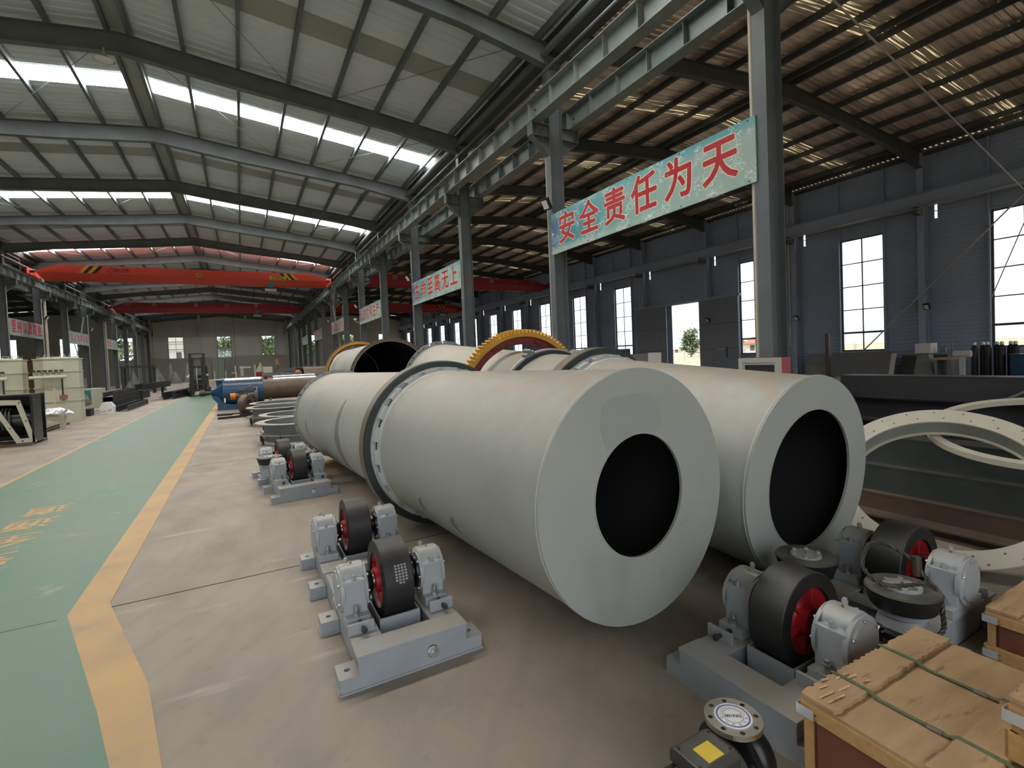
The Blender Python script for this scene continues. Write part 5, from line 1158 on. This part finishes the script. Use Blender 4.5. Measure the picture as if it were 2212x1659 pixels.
# far end: leaning sheets, machines and clutter
def sheet(label, x0, x1, y, z1, m, lean=0.35, name='leaning_sheet'):
    t = thing(name, label, 'panel', ((x0+x1)/2, y, 0)); w_ = (x1-x0)/2
    MB().hexa([(-w_, 0, 0), (w_, 0, 0), (w_, 0.06, 0), (-w_, 0.06, 0), (-w_, lean, z1), (w_, lean, z1), (w_, lean+0.06, z1), (-w_, lean+0.06, z1)]).build('sheet', m, t, 0)
    n = max(2, int((x1-x0)/1.4))
    for i in range(1, n): u = -w_+2*w_*i/n; MB().hexa([(u-0.02, -0.02, 0), (u+0.02, -0.02, 0), (u+0.02, 0.0, 0), (u-0.02, 0.0, 0), (u-0.02, lean-0.02, z1), (u+0.02, lean-0.02, z1), (u+0.02, lean, z1), (u-0.02, lean, z1)]).build('sheet_rib', m, t, 0)
    return t
sheet('wide grey sheet leaning at the back wall under the left window', -12.0, -4.15, 93.9, 3.66, 'panelbrown')
sheet('narrow pale sheet at the back wall left of the green one', -4.1, -3.35, 93.6, 3.40, 'panelgreen')
sheet('pale green sheet leaning at the back wall under the middle window', -3.3, -2.45, 93.2, 3.40, 'panelgreen')
sheet('dark green-grey sheet leaning at the back wall right of the green one', -2.4, -1.0, 93.7, 3.40, 'plastic_grey')
sheet('wide brown-grey sheet leaning at the back wall under the right window', -0.9, 7.1, 93.9, 3.75, 'panelbrown')
def bench(label, x, y, w_, d, h, m, cat='machine', name='workshop_machine', extra=()):
    t = thing(name, label, cat, (x, y, 0))
    MB().box(-w_/2, w_/2, -d/2, d/2, h*0.75, h).build('top', m, t, 0)
    for sx in (-1, 1):
        for sy in (-1, 1): MB().box(*sorted((sx*w_/2, sx*(w_/2-0.1))), *sorted((sy*d/2, sy*(d/2-0.1))), 0, h*0.75).build('leg', m, t, 0)
    for a in extra: a(t)
    return t
bench('grey work table with plastic wrap, behind the blue mill', 2.55, 54, 1.6, 0.9, 1.15, 'plastic_grey', 'table', 'work_table', (lambda t: MB().box(-0.7, 0.1, -0.5, 0.3, 1.15, 1.75).build('wrapped_bundle', 'bonewhite', t, 0),))
bench('grey steel cabinet table left of the hanging hook', 4.0, 56, 1.8, 0.9, 1.55, 'panelgrey', 'table', 'work_table')
bench('dark steel bench right of the hanging hook', 5.9, 57, 1.6, 0.9, 1.45, 'beam', 'table', 'work_table', (lambda t: MB().prism([(-1.2, 1.46), (0.4, 1.72), (0.9, 1.46)], -0.3, 0.3, 'y').build('sheet_offcut', 'plastic_grey', t, 0),))
sp = thing('plastic_hopper', 'small pale hopper with conical top among the far machines', 'hopper', (1.9, 62, 0)); MB().lathe((0, 0, 0), (0, 0, 1), [(0, 0.5), (1.4, 0.5), (2.0, 0.15), (2.3, 0.05)], 20).build('hopper_body', 'bonewhite', sp)
MB().box(-0.6, 0.6, -0.6, -0.5, 0, 1.2).build('hopper_frame', 'red', sp, 0)
for i, x in enumerate((-1.85, -1.1)):
    t = thing('pipe_post', ('left' if i == 0 else 'right')+' one of two thin pale posts standing behind the blue mill', 'post', (x, 45, 0)); MB().cyl((0, 0, 0), (0, 0, 1.55), 0.05, n=10).build('post_tube', 'alu', t); MB().box(-0.2, 0.2, -0.2, 0.2, 0, 0.02).build('post_base', 'beam', t, 0)
mc = thing('drill_stand', 'upright pale drill stand among machines left of the hook', 'machine', (0.35, 56, 0)); MB().box(-0.5, 0.5, -0.4, 0.4, 0, 0.9).build('stand_base', 'plastic_grey', mc, 0)
for x in (-0.85, 0.85): MB().box(x-0.07, x+0.07, -0.1, 0.1, 0, 2.0).build('side_post', 'alu', mc, 0)
MB().cyl((-0.3, 0, 0.9), (-0.3, 0, 1.9), 0.16, n=14).build('column', 'cream', mc); MB().box(-0.5, 0.5, -0.2, 0.2, 1.7, 1.85).build('head', 'alu', mc, 0)
wsh = thing('wall_notice', 'pale notice board leaning on the far sheets', 'board', (-0.9, 80, 0)); MB().box(-0.5, 0.5, 0, 0.05, 0.9, 2.2).build('board', 'plastic_grey', wsh, 0); MB().box(-0.35, 0.25, -0.01, 0, 1.0, 1.15).build('paper', 'white', wsh, 0); MB().box(-0.05, 0.05, 0, 0.05, 0, 0.9).build('leg', 'beam', wsh, 0)
wc = thing('cream_box', 'cream box on floor between the forklift and the blue mill', 'box', (-1.55, 42.5, 0)); MB().box(-0.75, 0.6, -0.4, 0.4, 0.06, 0.98).build('box_body', 'cream', wc, 0, bevel=0.05); MB().box(-0.7, 0.55, -0.3, 0.3, 0, 0.06).build('skids', 'batten', wc, 0)
tb_ = thing('tool_chest', 'dark tool chest with orange helmet by the brown pipe', 'chest', (3.3, 39.5, 0)); MB().box(-0.8, 0.8, -0.4, 0.4, 0, 1.25).build('chest', 'panelgrey', tb_, 0); MB().lathe((0.35, 0, 1.25), (0, 0, 1), [(0, 0.2), (0.08, 0.18), (0.16, 0.1), (0.18, 0)], 18).build('helmet', 'orange', tb_)

# ------------------------------------------------------------------ banners
def banner(label, X, yc, s, txt, mB, mT, sx=0.85, size=0.82, outline=True, pitch=0.90, shift=0.0):
    """s = -1: faces the hall from the right row, +1: from the left row"""
    t = thing('slogan_banner', label, 'banner', (X, yc, 4.873))
    MB().box(-0.012, 0.012, -2.93, 2.93, -0.52, 0.52).build('banner_board', mB, t, 0)
    MB().box(0.012 if s < 0 else -0.04, 0.04 if s < 0 else -0.012, -2.93, 2.93, -0.5, -0.46).box(0.012 if s < 0 else -0.04, 0.04 if s < 0 else -0.012, -2.93, 2.93, 0.46, 0.5).build('backing_rail', 'steel', t, 0)
    n = len(txt)
    for i, ch in enumerate(txt):
        if ch == ' ': continue
        y = s*((i-(n-1)/2)*pitch+shift); f = s*0.0125
        if outline: text(ch, size, 'banneredge', basis((f, y, 0), (0, s, 0), (0, 0, 1)), t, 'letter_outline', 0.0005, 0.0, sx=sx, bold=0.036)
        text(ch, size, mT, basis((f+s*0.0025, y, 0), (0, s, 0), (0, 0, 1)), t, 'letter', 0.0005, 0.0, sx=sx, bold=0.018)
    for yy in (-2.8, -1.4, 0, 1.4, 2.8):
        for zz in (-0.48, 0.48): MB().cyl((s*0.012, yy, zz), (s*0.018, yy, zz), 0.015, n=6).build('rivet', 'darkbolt', t, 0)
    return t
def ym(k): return (Yk(k)+Yk(k+1))/2
banner('teal banner with six red characters, nearest one at top right', 7.322, ym(0), -1, '安全责任为天', 'banner', 'bannertext', 0.92, 0.80)
banner('teal slogan banner, second from the front along the right column row', 7.322, ym(2), -1, '生命至高无上', 'banner', 'bannertext', 0.92, 0.80)
banner('teal slogan banner, third from the front along the right column row', 7.322, ym(4), -1, '促进文明生产', 'banner', 'bannertext', 0.92, 0.80)
banner('faded banner, fourth along the right column row', 7.322, ym(6), -1, '树立企业形象', 'bannerback', 'bannerfade', 0.92, 0.80, False)
banner('faded banner, fifth along the right column row, small in view', 7.322, ym(8), -1, '提高产品质量', 'bannerback', 'bannerfade', 0.92, 0.80, False)
banner('blank faded banner, last along the right column row', 7.322, ym(10), -1, '', 'bannerback', 'bannerfade')
banner('faded banner on the left column row, largest of three at left', -12.222, ym(6), 1, '坚持以质取胜', 'bannerback', 'bannertext', 0.92, 0.86, False)
banner('faded banner on the left column row, middle of three', -12.222, ym(8), 1, '以人为本创新', 'bannerback', 'bannerfade', 0.92, 0.80, False)
banner('faded banner on the left column row, smallest of three at left', -12.222, ym(10), 1, '安全第一生产', 'bannerback', 'bannerfade', 0.92, 0.80, False)

# flood lamps on the columns
def flood(label, x, y, z, rz, s=1.0):
    t = thing('flood_lamp', label, 'lamp', (x, y, z), (0, 0, rz))
    MB().box(-0.015, 0.0, -0.02, 0.02, -0.02, 0.02).cyl((0, 0, 0), (-0.14, 0, 0), 0.012, n=6).build('arm', 'conduit', t)
    R = Matrix.Translation((-0.22, 0, 0)) @ Matrix.Rotation(radians(-35), 4, 'Y')
    h = MB().at(R).box(-0.05, 0.05, -0.11, 0.11, -0.15, 0.15).build('housing', 'lampbody', t, 0); MB().at(R).box(-0.056, -0.05, -0.08, 0.08, -0.11, 0.11).build('lens', 'led', h, 0)
for k, lab in ((1, 'square flood lamp on the second column, left of the nearest banner'), (3, 'flood lamp on the column left of the second banner'), (5, 'flood lamp on the column left of the third banner'), (7, 'flood lamp on the column left of the fourth banner')):
    flood(lab, 7.30, Yk(k)-0.12, 5.62, 0.35)
for k, lab in ((7, 'flood lamp right of the largest left banner'), (9, 'flood lamp right of the middle left banner'), (11, 'flood lamp right of the smallest left banner')):
    flood(lab, -12.2, Yk(k)+0.1, 5.9, pi-0.3)
for k, lab in ((3, 'small lamp on wall post beside the sliding door'), (1, 'small lamp on the wall post between the two nearest windows'), (2, 'small lamp on the wall post right of the door')):
    flood(lab, 27.60, Yk(k)-0.3, 3.2 if k != 3 else 3.6, 0.0)
dl = thing('dome_lamp', 'round dome lamp hanging under the roof beam near the ridge', 'lamp', (-2.75, Yk(2)-0.25, 10.02)); MB().lathe((0, 0, 0.34), (0, 0, -1), [(0, 0.02), (0.14, 0.02), (0.14, 0.05), (0.22, 0.08), (0.34, 0.24)], 28).build('shade', 'alu', dl); MB().lathe((0, 0, 0.0), (0, 0, 1), [(0.03, 0.21), (0, 0.0)], 24).build('lens', 'led', dl)
cm = None
for k, lab in ((4, 'white security camera on a curved arm below the third banner left end'),):
    cm = thing('security_camera', lab, 'camera', (7.30, Yk(5)-0.15, 4.5)); MB().sweep([(0, 0, 0), (-0.15, 0, 0), (-0.28, 0, 0.06), (-0.30, 0, 0.16)], 0.02, 8).build('arm', 'white', cm); MB().lathe((-0.30, 0, 0.16), (0, 0, 1), [(0, 0.07), (0.05, 0.10), (0.12, 0.09), (0.14, 0)], 18).build('dome', 'white', cm)

# ------------------------------------------------------------------ overhead cranes
def crane(label, xa, xb, Y, m, stripes=True, signs=None, faded=None, hoist=None, z=0.0):
    """single box girder between end trucks; xa..xb are the rail lines"""
    t = thing('overhead_crane', label, 'crane', (0, Y, 0))
    zt, zm_, zb = 9.20, 8.66, 8.14
    P = [(xa+0.25, 8.74), (xa+1.5, zt), (xb-1.45, zt), (xb-0.10, 8.78), (xb-0.10, 8.42), (xb-0.40, zb), (xa+0.65, zb), (xa+0.25, 8.46)]
    def yw(z_): return 0.27 if z_ > zm_-0.01 else 0.27-(zm_-z_)*0.34
    U = [(xa+0.25, 8.74), (xa+1.5, zt), (xb-1.45, zt), (xb-0.10, 8.78), (xb-0.10, zm_), (xa+0.25, zm_)]
    MB().prism(U, -0.27, 0.27, 'y').build('upper_girder', m, t, 0)
    MB().hexa([(xa+0.65, -0.08, zb), (xb-0.40, -0.08, zb), (xb-0.40, 0.08, zb), (xa+0.65, 0.08, zb), (xa+0.25, -0.27, zm_), (xb-0.10, -0.27, zm_), (xb-0.10, 0.27, zm_), (xa+0.25, 0.27, zm_)]).build('lower_girder', m, t, 0)
    MB().box(xa+0.65, xb-0.40, -0.16, 0.16, zb-0.02, zb).build('trolley_flange', m, t, 0)
    for x in (xa, xb):
        MB().box(x-0.13, x+0.13, -1.25, 1.25, 8.40, 8.80).build('end_truck', m, t, 0)
        for y in (-0.95, 0.95): MB().cyl((x-0.05, y, 8.46), (x+0.05, y, 8.46), 0.12, n=18).build('truck_wheel', 'darkbolt', t)
        for y in (-1.3, 1.3): MB().box(x-0.06, x+0.06, y-0.05, y+0.05, 8.5, 8.66).build('buffer', 'lampbody', t, 0)
        MB().cyl((x, -0.7, 8.62), (x+(0.4 if x == xa else -0.4), -0.7, 8.62), 0.10, n=12).build('drive_motor', 'motor', t)
    if stripes:
        for x0, s in ((xa+2.45, 1), (xb-2.5, -1)):
            for i in range(4):
                x = x0+s*0.24*i
                MB().prism([(x, 8.68), (x+s*0.24*0.98, 8.68), (x+s*(0.24+0.42), 9.17), (x+s*0.42, 9.17)][::s], -0.2725, -0.2705, 'y').build('hazard_stripe', ('stripe_y', 'lampbody')[i % 2] if stripes == 1 else ('faded' if i % 2 else m), t, 0)
    if signs:
        f = -0.2715
        c = Vector((-7.57, f, 8.92))
        for r0 in (0.26, 0.235): pass
        MB().add([tuple(c+Vector((sx*0.28, -0.002, sz*0.21))) for sx, sz in ((1, 0), (0, 1), (-1, 0), (0, -1))]+[tuple(c+Vector((sx*0.23, -0.002, sz*0.17))) for sx, sz in ((1, 0), (0, 1), (-1, 0), (0, -1))], [(i, (i+1) % 4, 4+(i+1) % 4, 4+i) for i in range(4)]).add([tuple(c+Vector((x, -0.002, z_))) for x, z_ in ((-0.10, 0.0), (-0.02, 0.10), (0.02, 0.10), (-0.05, 0.0))], [(0, 1, 2, 3)]).add([tuple(c+Vector((x, -0.002, z_))) for x, z_ in ((0.10, 0.0), (0.02, -0.10), (-0.02, -0.10), (0.05, 0.0))], [(0, 1, 2, 3)]).build('diamond_emblem', 'ink', t, 0)
        text('河南矿山起重机', 0.13, 'ink', basis((-7.0, f-0.001, 8.96), (1, 0, 0), (0, 0, 1)), t, 'maker_lettering', 0.0005, 0.005)
        MB().box(-7.42, -6.58, f-0.003, f-0.001, 8.82, 8.85).build('maker_underline', 'ink', t, 0)
        p = MB().box(-2.6, -2.25, f-0.004, f, 8.68, 8.93).build('load_plate', 'yellow', t, 0); text('2.8t', 0.19, 'ink', basis((-2.425, f-0.005, 8.805), (1, 0, 0), (0, 0, 1)), p, 'load_mark', 0.0005, 0.006)
        p = MB().box(2.34, 3.54, f-0.004, f, 8.62, 8.93).build('phone_plate', 'yellow', t, 0)
        text('咨询电话', 0.13, 'ink', basis((2.94, f-0.005, 8.85), (1, 0, 0), (0, 0, 1)), p, 'phone_heading', 0.0005, 0.003, sx=1.5); text('152 3735 8266', 0.165, 'ink', basis((2.94, f-0.005, 8.70), (1, 0, 0), (0, 0, 1)), p, 'phone_number', 0.0005, 0.006)
        for x in (-3.9, -0.9): MB().cyl((x, f, 9.02), (x, f-0.03, 9.02), 0.03, n=8).build('pipe_stub', 'darkbolt', t)
    if faded:
        for x, ch in faded:
            if ch == '|': MB().add([(x, -0.273, 8.78), (x+0.05, -0.273, 8.78), (x+0.28, -0.273, 9.14), (x+0.23, -0.273, 9.14)], [(0, 1, 2, 3)]).build('faded_stripe', 'faded', t, 0)
            elif ch == '/': MB().add([(x+0.23, -0.273, 8.78), (x+0.28, -0.273, 8.78), (x+0.05, -0.273, 9.14), (x, -0.273, 9.14)], [(0, 1, 2, 3)]).build('faded_stripe', 'faded', t, 0)
            else: text(ch, 0.46, 'faded', basis((x, -0.272, 8.94), (1, 0, 0), (0, 0, 1)), t, 'faded_character', 0.0005, 0.002)
    if hoist is not None:
        x = hoist
        MB().cyl((x-0.42, 0, 7.88), (x+0.42, 0, 7.88), 0.15, n=20).build('hoist_drum', 'zinc', t); MB().cyl((x-0.62, 0, 7.88), (x-0.42, 0, 7.88), 0.18, n=18).cyl((x+0.42, 0, 7.88), (x+0.55, 0, 7.88), 0.18, n=18).build('hoist_motor', 'motor', t)
        MB().box(x-0.2, x+0.2, -0.2, 0.2, 8.0, 8.13).build('trolley', 'beam2', t, 0)
        MB().cyl((x, -0.28, 8.22), (x, -0.20, 8.22), 0.24, n=20).build('trolley_wheel', mat('teal_wheel', (0.05, 0.22, 0.20), 0.5), t)
    return t
crane('bright red overhead crane across the main hall with hazard stripes and yellow plates', -11.84, 6.94, 44.0, 'crane_red', 1, True, hoist=2.4)
crane('dull red overhead crane with faded white lettering, farther one in the main hall', -11.84, 6.94, 66.0, 'crane_dull', 0, faded=[(-10.6, '|'), (-10.4, '|'), (-10.2, '|'), (-7.9, '质'), (-4.1, '量'), (-1.1, '回'), (1.9, '第'), (4.6, '一'), (5.6, '/'), (5.8, '/')], hoist=2.0)
crane('dull red overhead crane with faded lettering, nearer one in the right aisle', 8.14, 27.33, 42.5, 'crane_dull', 0, faded=[(9.0, '|'), (9.2, '|'), (9.4, '|'), (12.0, '质'), (15.0, '量'), (18.1, '回'), (21.3, '第'), (23.9, '一'), (25.5, '/'), (25.7, '/'), (25.9, '/')], hoist=16.0)
crane('dull red overhead crane with dark stripes, farther one in the right aisle', 8.14, 27.33, 64.0, 'crane_dull', 1, hoist=24.5)
hk = thing('crane_hook', 'orange hook block hanging on two chains below the bright red crane', 'hook', (2.55, 44.0, 1.55))
MB().box(-0.13, 0.13, -0.09, 0.09, 0.30, 0.78).build('hook_block', 'ochre', hk, 0, bevel=0.04)
MB().sweep([(0, 0, 0.35), (0, 0, 0.22), (0.10, 0, 0.12), (0.08, 0, -0.02), (-0.05, 0, -0.04), (-0.11, 0, 0.05)], 0.03, 8).build('hook', 'darkbolt', hk)
for x in (-0.10, 0.10): MB().cyl((x, 0, 0.78), (x, 0, 6.12), 0.012, n=6).build('hoist_chain', 'darkbolt', hk)
pc = thing('pendant_cable', 'thin black control cable hanging from the bright red crane', 'cable', (-0.35, 43.6, 1.2)); MB().cyl((0, 0, 0.25), (0, 0, 6.98), 0.012, n=6).build('cable', 'lampbody', pc); MB().box(-0.05, 0.05, -0.04, 0.04, 0, 0.25).build('control_pendant', 'stripe_y', pc, 0)

# ------------------------------------------------------------------ right aisle
fc = thing('hydrant_cabinet', 'fire hydrant cabinet with pale frame and faded red side by the big column', 'cabinet', (7.0, 4.50, 0))
MB().box(0.0, 0.22, 0.0, 0.70, 0.0, 1.56).build('cabinet_body', 'cab_red', fc, 0)
f = MB()
for q in ((0, 0.70, 1.49, 1.56), (0, 0.70, 0.02, 0.10), (0, 0.07, 0.10, 1.49), (0.63, 0.70, 0.10, 1.49)): f.box(-0.03, 0.0, *q)
f.build('door_frame', 'alu', fc, 0); f = MB()
for q in ((0.07, 0.63, 1.455, 1.49), (0.07, 0.10, 0.10, 1.455), (0.60, 0.63, 0.10, 1.455)): f.box(-0.018, 0.0, *q)
f.build('inner_frame', 'bracket', fc, 0)
gl = MB().box(-0.010, -0.004, 0.10, 0.60, 0.10, 1.455).build('glass_door', 'tinted', fc, 0)
for i, ch in enumerate('消火栓'): text(ch, 0.105, 'bannertext', basis((-0.011, 0.47-0.125*i, 1.215), (0, -1, 0), (0, 0, 1)), gl, 'red_character', 0.0005, 0.003)
MB().box(-0.02, -0.01, 0.03, 0.05, 0.7, 0.9).build('door_handle', 'zinc', fc, 0)
def upright(label, x, y, yaw, w_, h, m, name='standing_sheet'):
    t = thing(name, label, 'panel', (x, y, 0), (0, 0, yaw)); MB().box(-0.015, 0.015, -w_/2, w_/2, 0.06, h).build('sheet', m, t, 0)
    MB().box(-0.25, 0.25, -w_/2+0.02, -w_/2+0.08, 0, 0.06).box(-0.25, 0.25, w_/2-0.08, w_/2-0.02, 0, 0.06).build('sheet_feet', 'beam', t, 0); return t
upright('narrow off-white panel standing before the open door', 9.8, 9.87, 0.0, 0.46, 1.68, 'panelwhite'); upright('grey panel standing left of the off-white panel, before the door', 10.2, 10.75, 0.0, 1.0, 1.66, 'panelgrey')
def lean(label, y0, y1, z1, m, x=27.35, name='leaning_sheet'):
    t = thing(name, label, 'panel', (x, (y0+y1)/2, 0)); h = (y1-y0)/2
    MB().hexa([(-0.4, -h, 0), (-0.37, -h, 0), (-0.37, h, 0), (-0.4, h, 0), (-0.03, -h, z1), (0, -h, z1), (0, h, z1), (-0.03, h, z1)]).build('sheet', m, t, 0); return t
lean('ragged pale sheets leaning on the wall left of the nearest full window', 14.75, 15.95, 1.15, 'plastic_grey', 27.2)
lean('wide grey sheet leaning under the nearest full window', 11.95, 14.70, 1.20, 'panelgrey', 27.25)
lean('slim bright sheet edge right of the wide grey sheet', 11.7, 11.9, 1.12, 'alu', 27.0)
lean('long dark sheet leaning on the wall behind the saw', 9.9, 11.6, 1.0, 'beam', 27.3)
rp = thing('rusty_post', 'thin brown post standing before the wide leaning sheet', 'post', (25.9, 14.2, 0)); MB().box(-0.08, 0.08, -0.08, 0.08, 0, 2.2).build('post', 'rust', rp, 0); MB().box(-0.2, 0.2, -0.2, 0.2, 0, 0.03).build('foot', 'rust', rp, 0)
sw = thing('band_saw', 'grey band saw with pale head box near the wall at right', 'saw', (24.0, 9.35, 0))
MB().box(-0.3, 0.3, -0.22, 0.30, 1.16, 1.56).build('head_box', 'panelwhite', sw, 0, bevel=0.02); MB().prism([(-0.3, 0), (0.45, 0), (0.25, 1.16), (-0.1, 1.16)], -0.2, 0.2, 'x').build('saw_column', 'plastic_grey', sw, 0); MB().box(-0.4, 0.4, -0.85, -0.35, 0.9, 0.98).build('saw_table', 'batten', sw, 0)
for y in (-0.84, -0.44): MB().box(-0.38, 0.38, y, y+0.08, 0, 0.9).build('table_leg', 'plastic_grey', sw, 0)
MB().cyl((0, -0.6, 1.3), (0, -0.45, 1.3), 0.10, n=14).box(-0.02, 0.02, -0.8, -0.77, 1.15, 1.55).build('wheel_guard', 'plastic_grey', sw)
vs_ = thing('bench_vice', 'grey bench machine with pale drum head right of the band saw', 'machine', (23.6, 8.15, 0)); MB().cyl((0, -0.28, 1.12), (0, 0.22, 1.12), 0.13, n=18).build('drum_head', 'panelwhite', vs_); MB().box(-0.05, 0.05, -0.1, 0.05, 0.2, 1.0).build('pedestal', 'bracket', vs_, 0); MB().box(-0.3, 0.3, -0.3, 0.3, 0, 0.2).build('pedestal_base', 'plastic_grey', vs_, 0)
def bottle(label, y, x=26.3, h=1.46, cap='zinc'):
    t = thing('gas_cylinder', label, 'cylinder', (x, y, 0), group='gas cylinders under the right window')
    MB().lathe((0, 0, 0), (0, 0, 1), [(0, 0), (0, 0.11), (h-0.22, 0.11), (h-0.12, 0.09), (h-0.06, 0.04), (h, 0.035)], 18).build('bottle', 'lampbody', t, 40)
    MB().lathe((0, 0, h-0.07), (0, 0, 1), [(0, 0.06), (0.05, 0.065), (0.12, 0.05), (0.13, 0)], 12).build('valve_cap', cap, t); return t
for i, (y, lb_) in enumerate(((8.66, 'leftmost'), (8.47, 'second from left'), (8.25, 'third from left'), (8.04, 'fourth from left'), (7.83, 'fifth from left'), (7.64, 'sixth from left'), (7.44, 'rightmost'))):
    bottle('dark gas cylinder under the right window, %s of the row' % lb_, y, 26.3+0.25*(i % 2))
bc = thing('blue_cabinet', 'blue steel cabinet at the right edge beyond the gas cylinders', 'cabinet', (25.8, 6.98, 0)); MB().box(-0.3, 0.3, -0.5, 0.38, 0.0, 0.98).build('cabinet_body', 'blue', bc, 0); MB().box(-0.31, -0.30, -0.06, -0.05, 0.05, 0.93).build('door_gap', 'hole', bc, 0); MB().box(-0.34, 0.34, -0.54, 0.42, 0.98, 1.02).build('cabinet_top', 'beam', bc, 0)
for i, (y, z) in enumerate(((30.4, 1.2), (31.0, 1.3), (34.1, 1.25))):
    t = thing('switch_cabinet', ('left', 'middle', 'right')[2-i]+' pale switch cabinet on the aisle wall between windows', 'cabinet', (27.45, y+0.4-(0 if i < 2 else 0), 0)); MB().box(-0.2, 0.2, -0.28, 0.28, 0.3, 1.95).build('cabinet_body', 'door', t, 0); MB().box(-0.21, -0.2, -0.1, 0.1, 1.5, 1.8).build('meter_window', 'lampbody', t, 0); MB().box(-0.18, 0.18, -0.25, 0.25, 0, 0.3).build('plinth', 'beam', t, 0)

# ------------------------------------------------------------------ outside
MB().box(28.3, 900, -600, 900, -0.25, -0.05).box(-900, 28.3, 95.3, 900, -0.25, -0.05).box(-900, -33.2, -600, 95.3, -0.25, -0.05).box(-33.2, 28.3, -600, -7.2, -0.25, -0.05).build('yard', 'soil', smooth=0, kind='structure')
def tree_mesh(seed, h, r):
    rd = random.Random(seed); mb = MB()
    for c in range(38):
        a = rd.random()*2*pi; rr = r*sqrt(rd.random())*0.85; z = h*(0.16+0.78*rd.random()); rr *= 1-max(0, (z/h-0.6))*1.4
        cx, cy = cos(a)*rr, sin(a)*rr; s = r*0.30
        for k in range(46):
            p = Vector((rd.gauss(cx, s*0.6), rd.gauss(cy, s*0.6), rd.gauss(z, s*0.6))); u = Vector((rd.uniform(-1, 1), rd.uniform(-1, 1), rd.uniform(-1, 1))).normalized(); v = u.orthogonal().normalized(); q = 0.05*h*rd.uniform(0.6, 1.2)
            mb.add([tuple(p+u*q), tuple(p+v*q*0.6), tuple(p-u*q), tuple(p-v*q*0.6)], [(0, 1, 2, 3)])
    return mb
tp = []
for i in range(3):
    t = thing('yard_tree', 'x', 'tree', (0, 0, 0), group='yard trees')
    tree_mesh(i, 7.0, 2.6).build('crown', 'leaf', t, 0); MB().cyl((0, 0, -0.05), (0.1, 0, 3.2), 0.16, 0.08, n=8).build('trunk', 'bark', t); tp.append(t)
spots = [(84, 74, 0, 0.92, 'large tree seen through the open door, right of the pole'), (90, 88, 1, 0.60, 'small tree seen through the open door, left of the pole'), (78, 62, 2, 0.95, 'tree seen in the window between the column and the door'),
         (90, 128, 1, 0.7, 'bush-like tree low in the second window left of the door'), (90, 142, 2, 0.8, 'tree seen low in a window far left of the door'),
         (-24, 128, 0, 1.6, 'tree beyond the left aisle back window'), (-3.0, 128, 1, 1.2, 'tree filling the middle back window'), (5.2, 131, 2, 1.25, 'tree low in the right back window'), (14.5, 132, 0, 1.3, 'tree behind the aisle back window nearest the hall'), (24.5, 133, 1, 1.3, 'tree behind the middle aisle back window')]
for i, (x, y, k, s, lb_) in enumerate(spots):
    t = tp[k] if tp[k] is not None and tp[k]['label'] == 'x' else dup(tp[k])
    t['label'] = lb_; t.location = (x, y, -0.05); t.scale = (s, s, s); t.rotation_euler = (0, 0, i*1.3)
po = thing('utility_pole', 'pale concrete utility pole outside the open door', 'pole', (80, 77.4, -0.05)); MB().cyl((0, 0, 0), (0, 0, 9.0), 0.22, 0.14, n=10).build('pole_shaft', 'concrete_post', po); MB().box(-0.08, 0.08, -1.0, 1.0, 8.2, 8.35).build('crossarm', 'concrete_post', po, 0)
for y in (-0.8, 0, 0.8): MB().cyl((0, y, 8.35), (0, y, 8.6), 0.06, n=6).build('insulator', 'white', po)
def shed(label, x, y, L, W_, h, roof='tile'):
    t = thing('yard_shed', label, 'building', (x, y, -0.05)); MB().box(-W_/2, W_/2, -L/2, L/2, 0, h).build('walls', 'render', t, 0)
    MB().prism([(-W_/2-0.4, h), (W_/2+0.4, h), (0, h+1.3)], -L/2-0.4, L/2+0.4, 'y').build('roof', roof, t, 0)
    for yy in (-L/4, L/4): MB().box(-W_/2-0.02, -W_/2, yy-0.5, yy+0.5, 0.9, 2.0).build('window', 'winframe', t, 0)
shed('low shed with red tiled roof outside right of the door', 94, 74.0, 8, 5, 2.3); shed('low pale shed beyond the pole outside the door', 104, 92, 9, 5, 1.7, 'render'); shed('red-roofed shed seen in the window beside the column', 92, 62, 6, 5, 2.3)
fe = thing('wire_fence', 'low yard fence of concrete posts and wires outside the door', 'fence', (52, 30, -0.05))
p0 = None
for i in range(40):
    y = -40+3.0*i
    if p0 is None: p0 = MB().box(-0.09, 0.09, -0.09, 0.09, 0, 1.6).build('fence_post', 'concrete_post', fe, 0); p0.location = (0, y, 0)
    else: inst(p0, loc=(0, y, 0))
for z in (0.4, 0.8, 1.2, 1.5): MB().box(-0.012, 0.012, -40, 77, z-0.012, z+0.012).build('fence_wire', 'zinc', fe, 0)
hl = MB(); rd = random.Random(2); n = 60
P = [(-300+20*i, 8+9*abs(sin(i*0.37))+5*rd.random()) for i in range(n)]
for (ya, z_a), (yb, zb) in zip(P[:-1], P[1:]): hl.hexa([(520, ya, -0.2), (620, ya, -0.2), (620, yb, -0.2), (520, yb, -0.2), (560, ya, z_a), (580, ya, z_a), (580, yb, zb), (560, yb, zb)])
hl.build('hills', 'hill', smooth=0, kind='structure')
fl_b = thing('yard_building', 'long pale building outside the left back window', 'building', (-12.5, 138, -0.05)); MB().box(-9, 6.5, 0, 12, 0, 8.5).build('walls', 'render', fl_b, 0); MB().prism([(-9.4, 8.5), (6.9, 8.5), (-1.2, 10.5)], -0.4, 12.4, 'y').build('roof', 'alu', fl_b, 0)
for x in (-6, -3, 0, 3): MB().box(x-0.5, x+0.5, -0.03, 0, 4.5, 6.0).build('window', 'winframe', fl_b, 0)
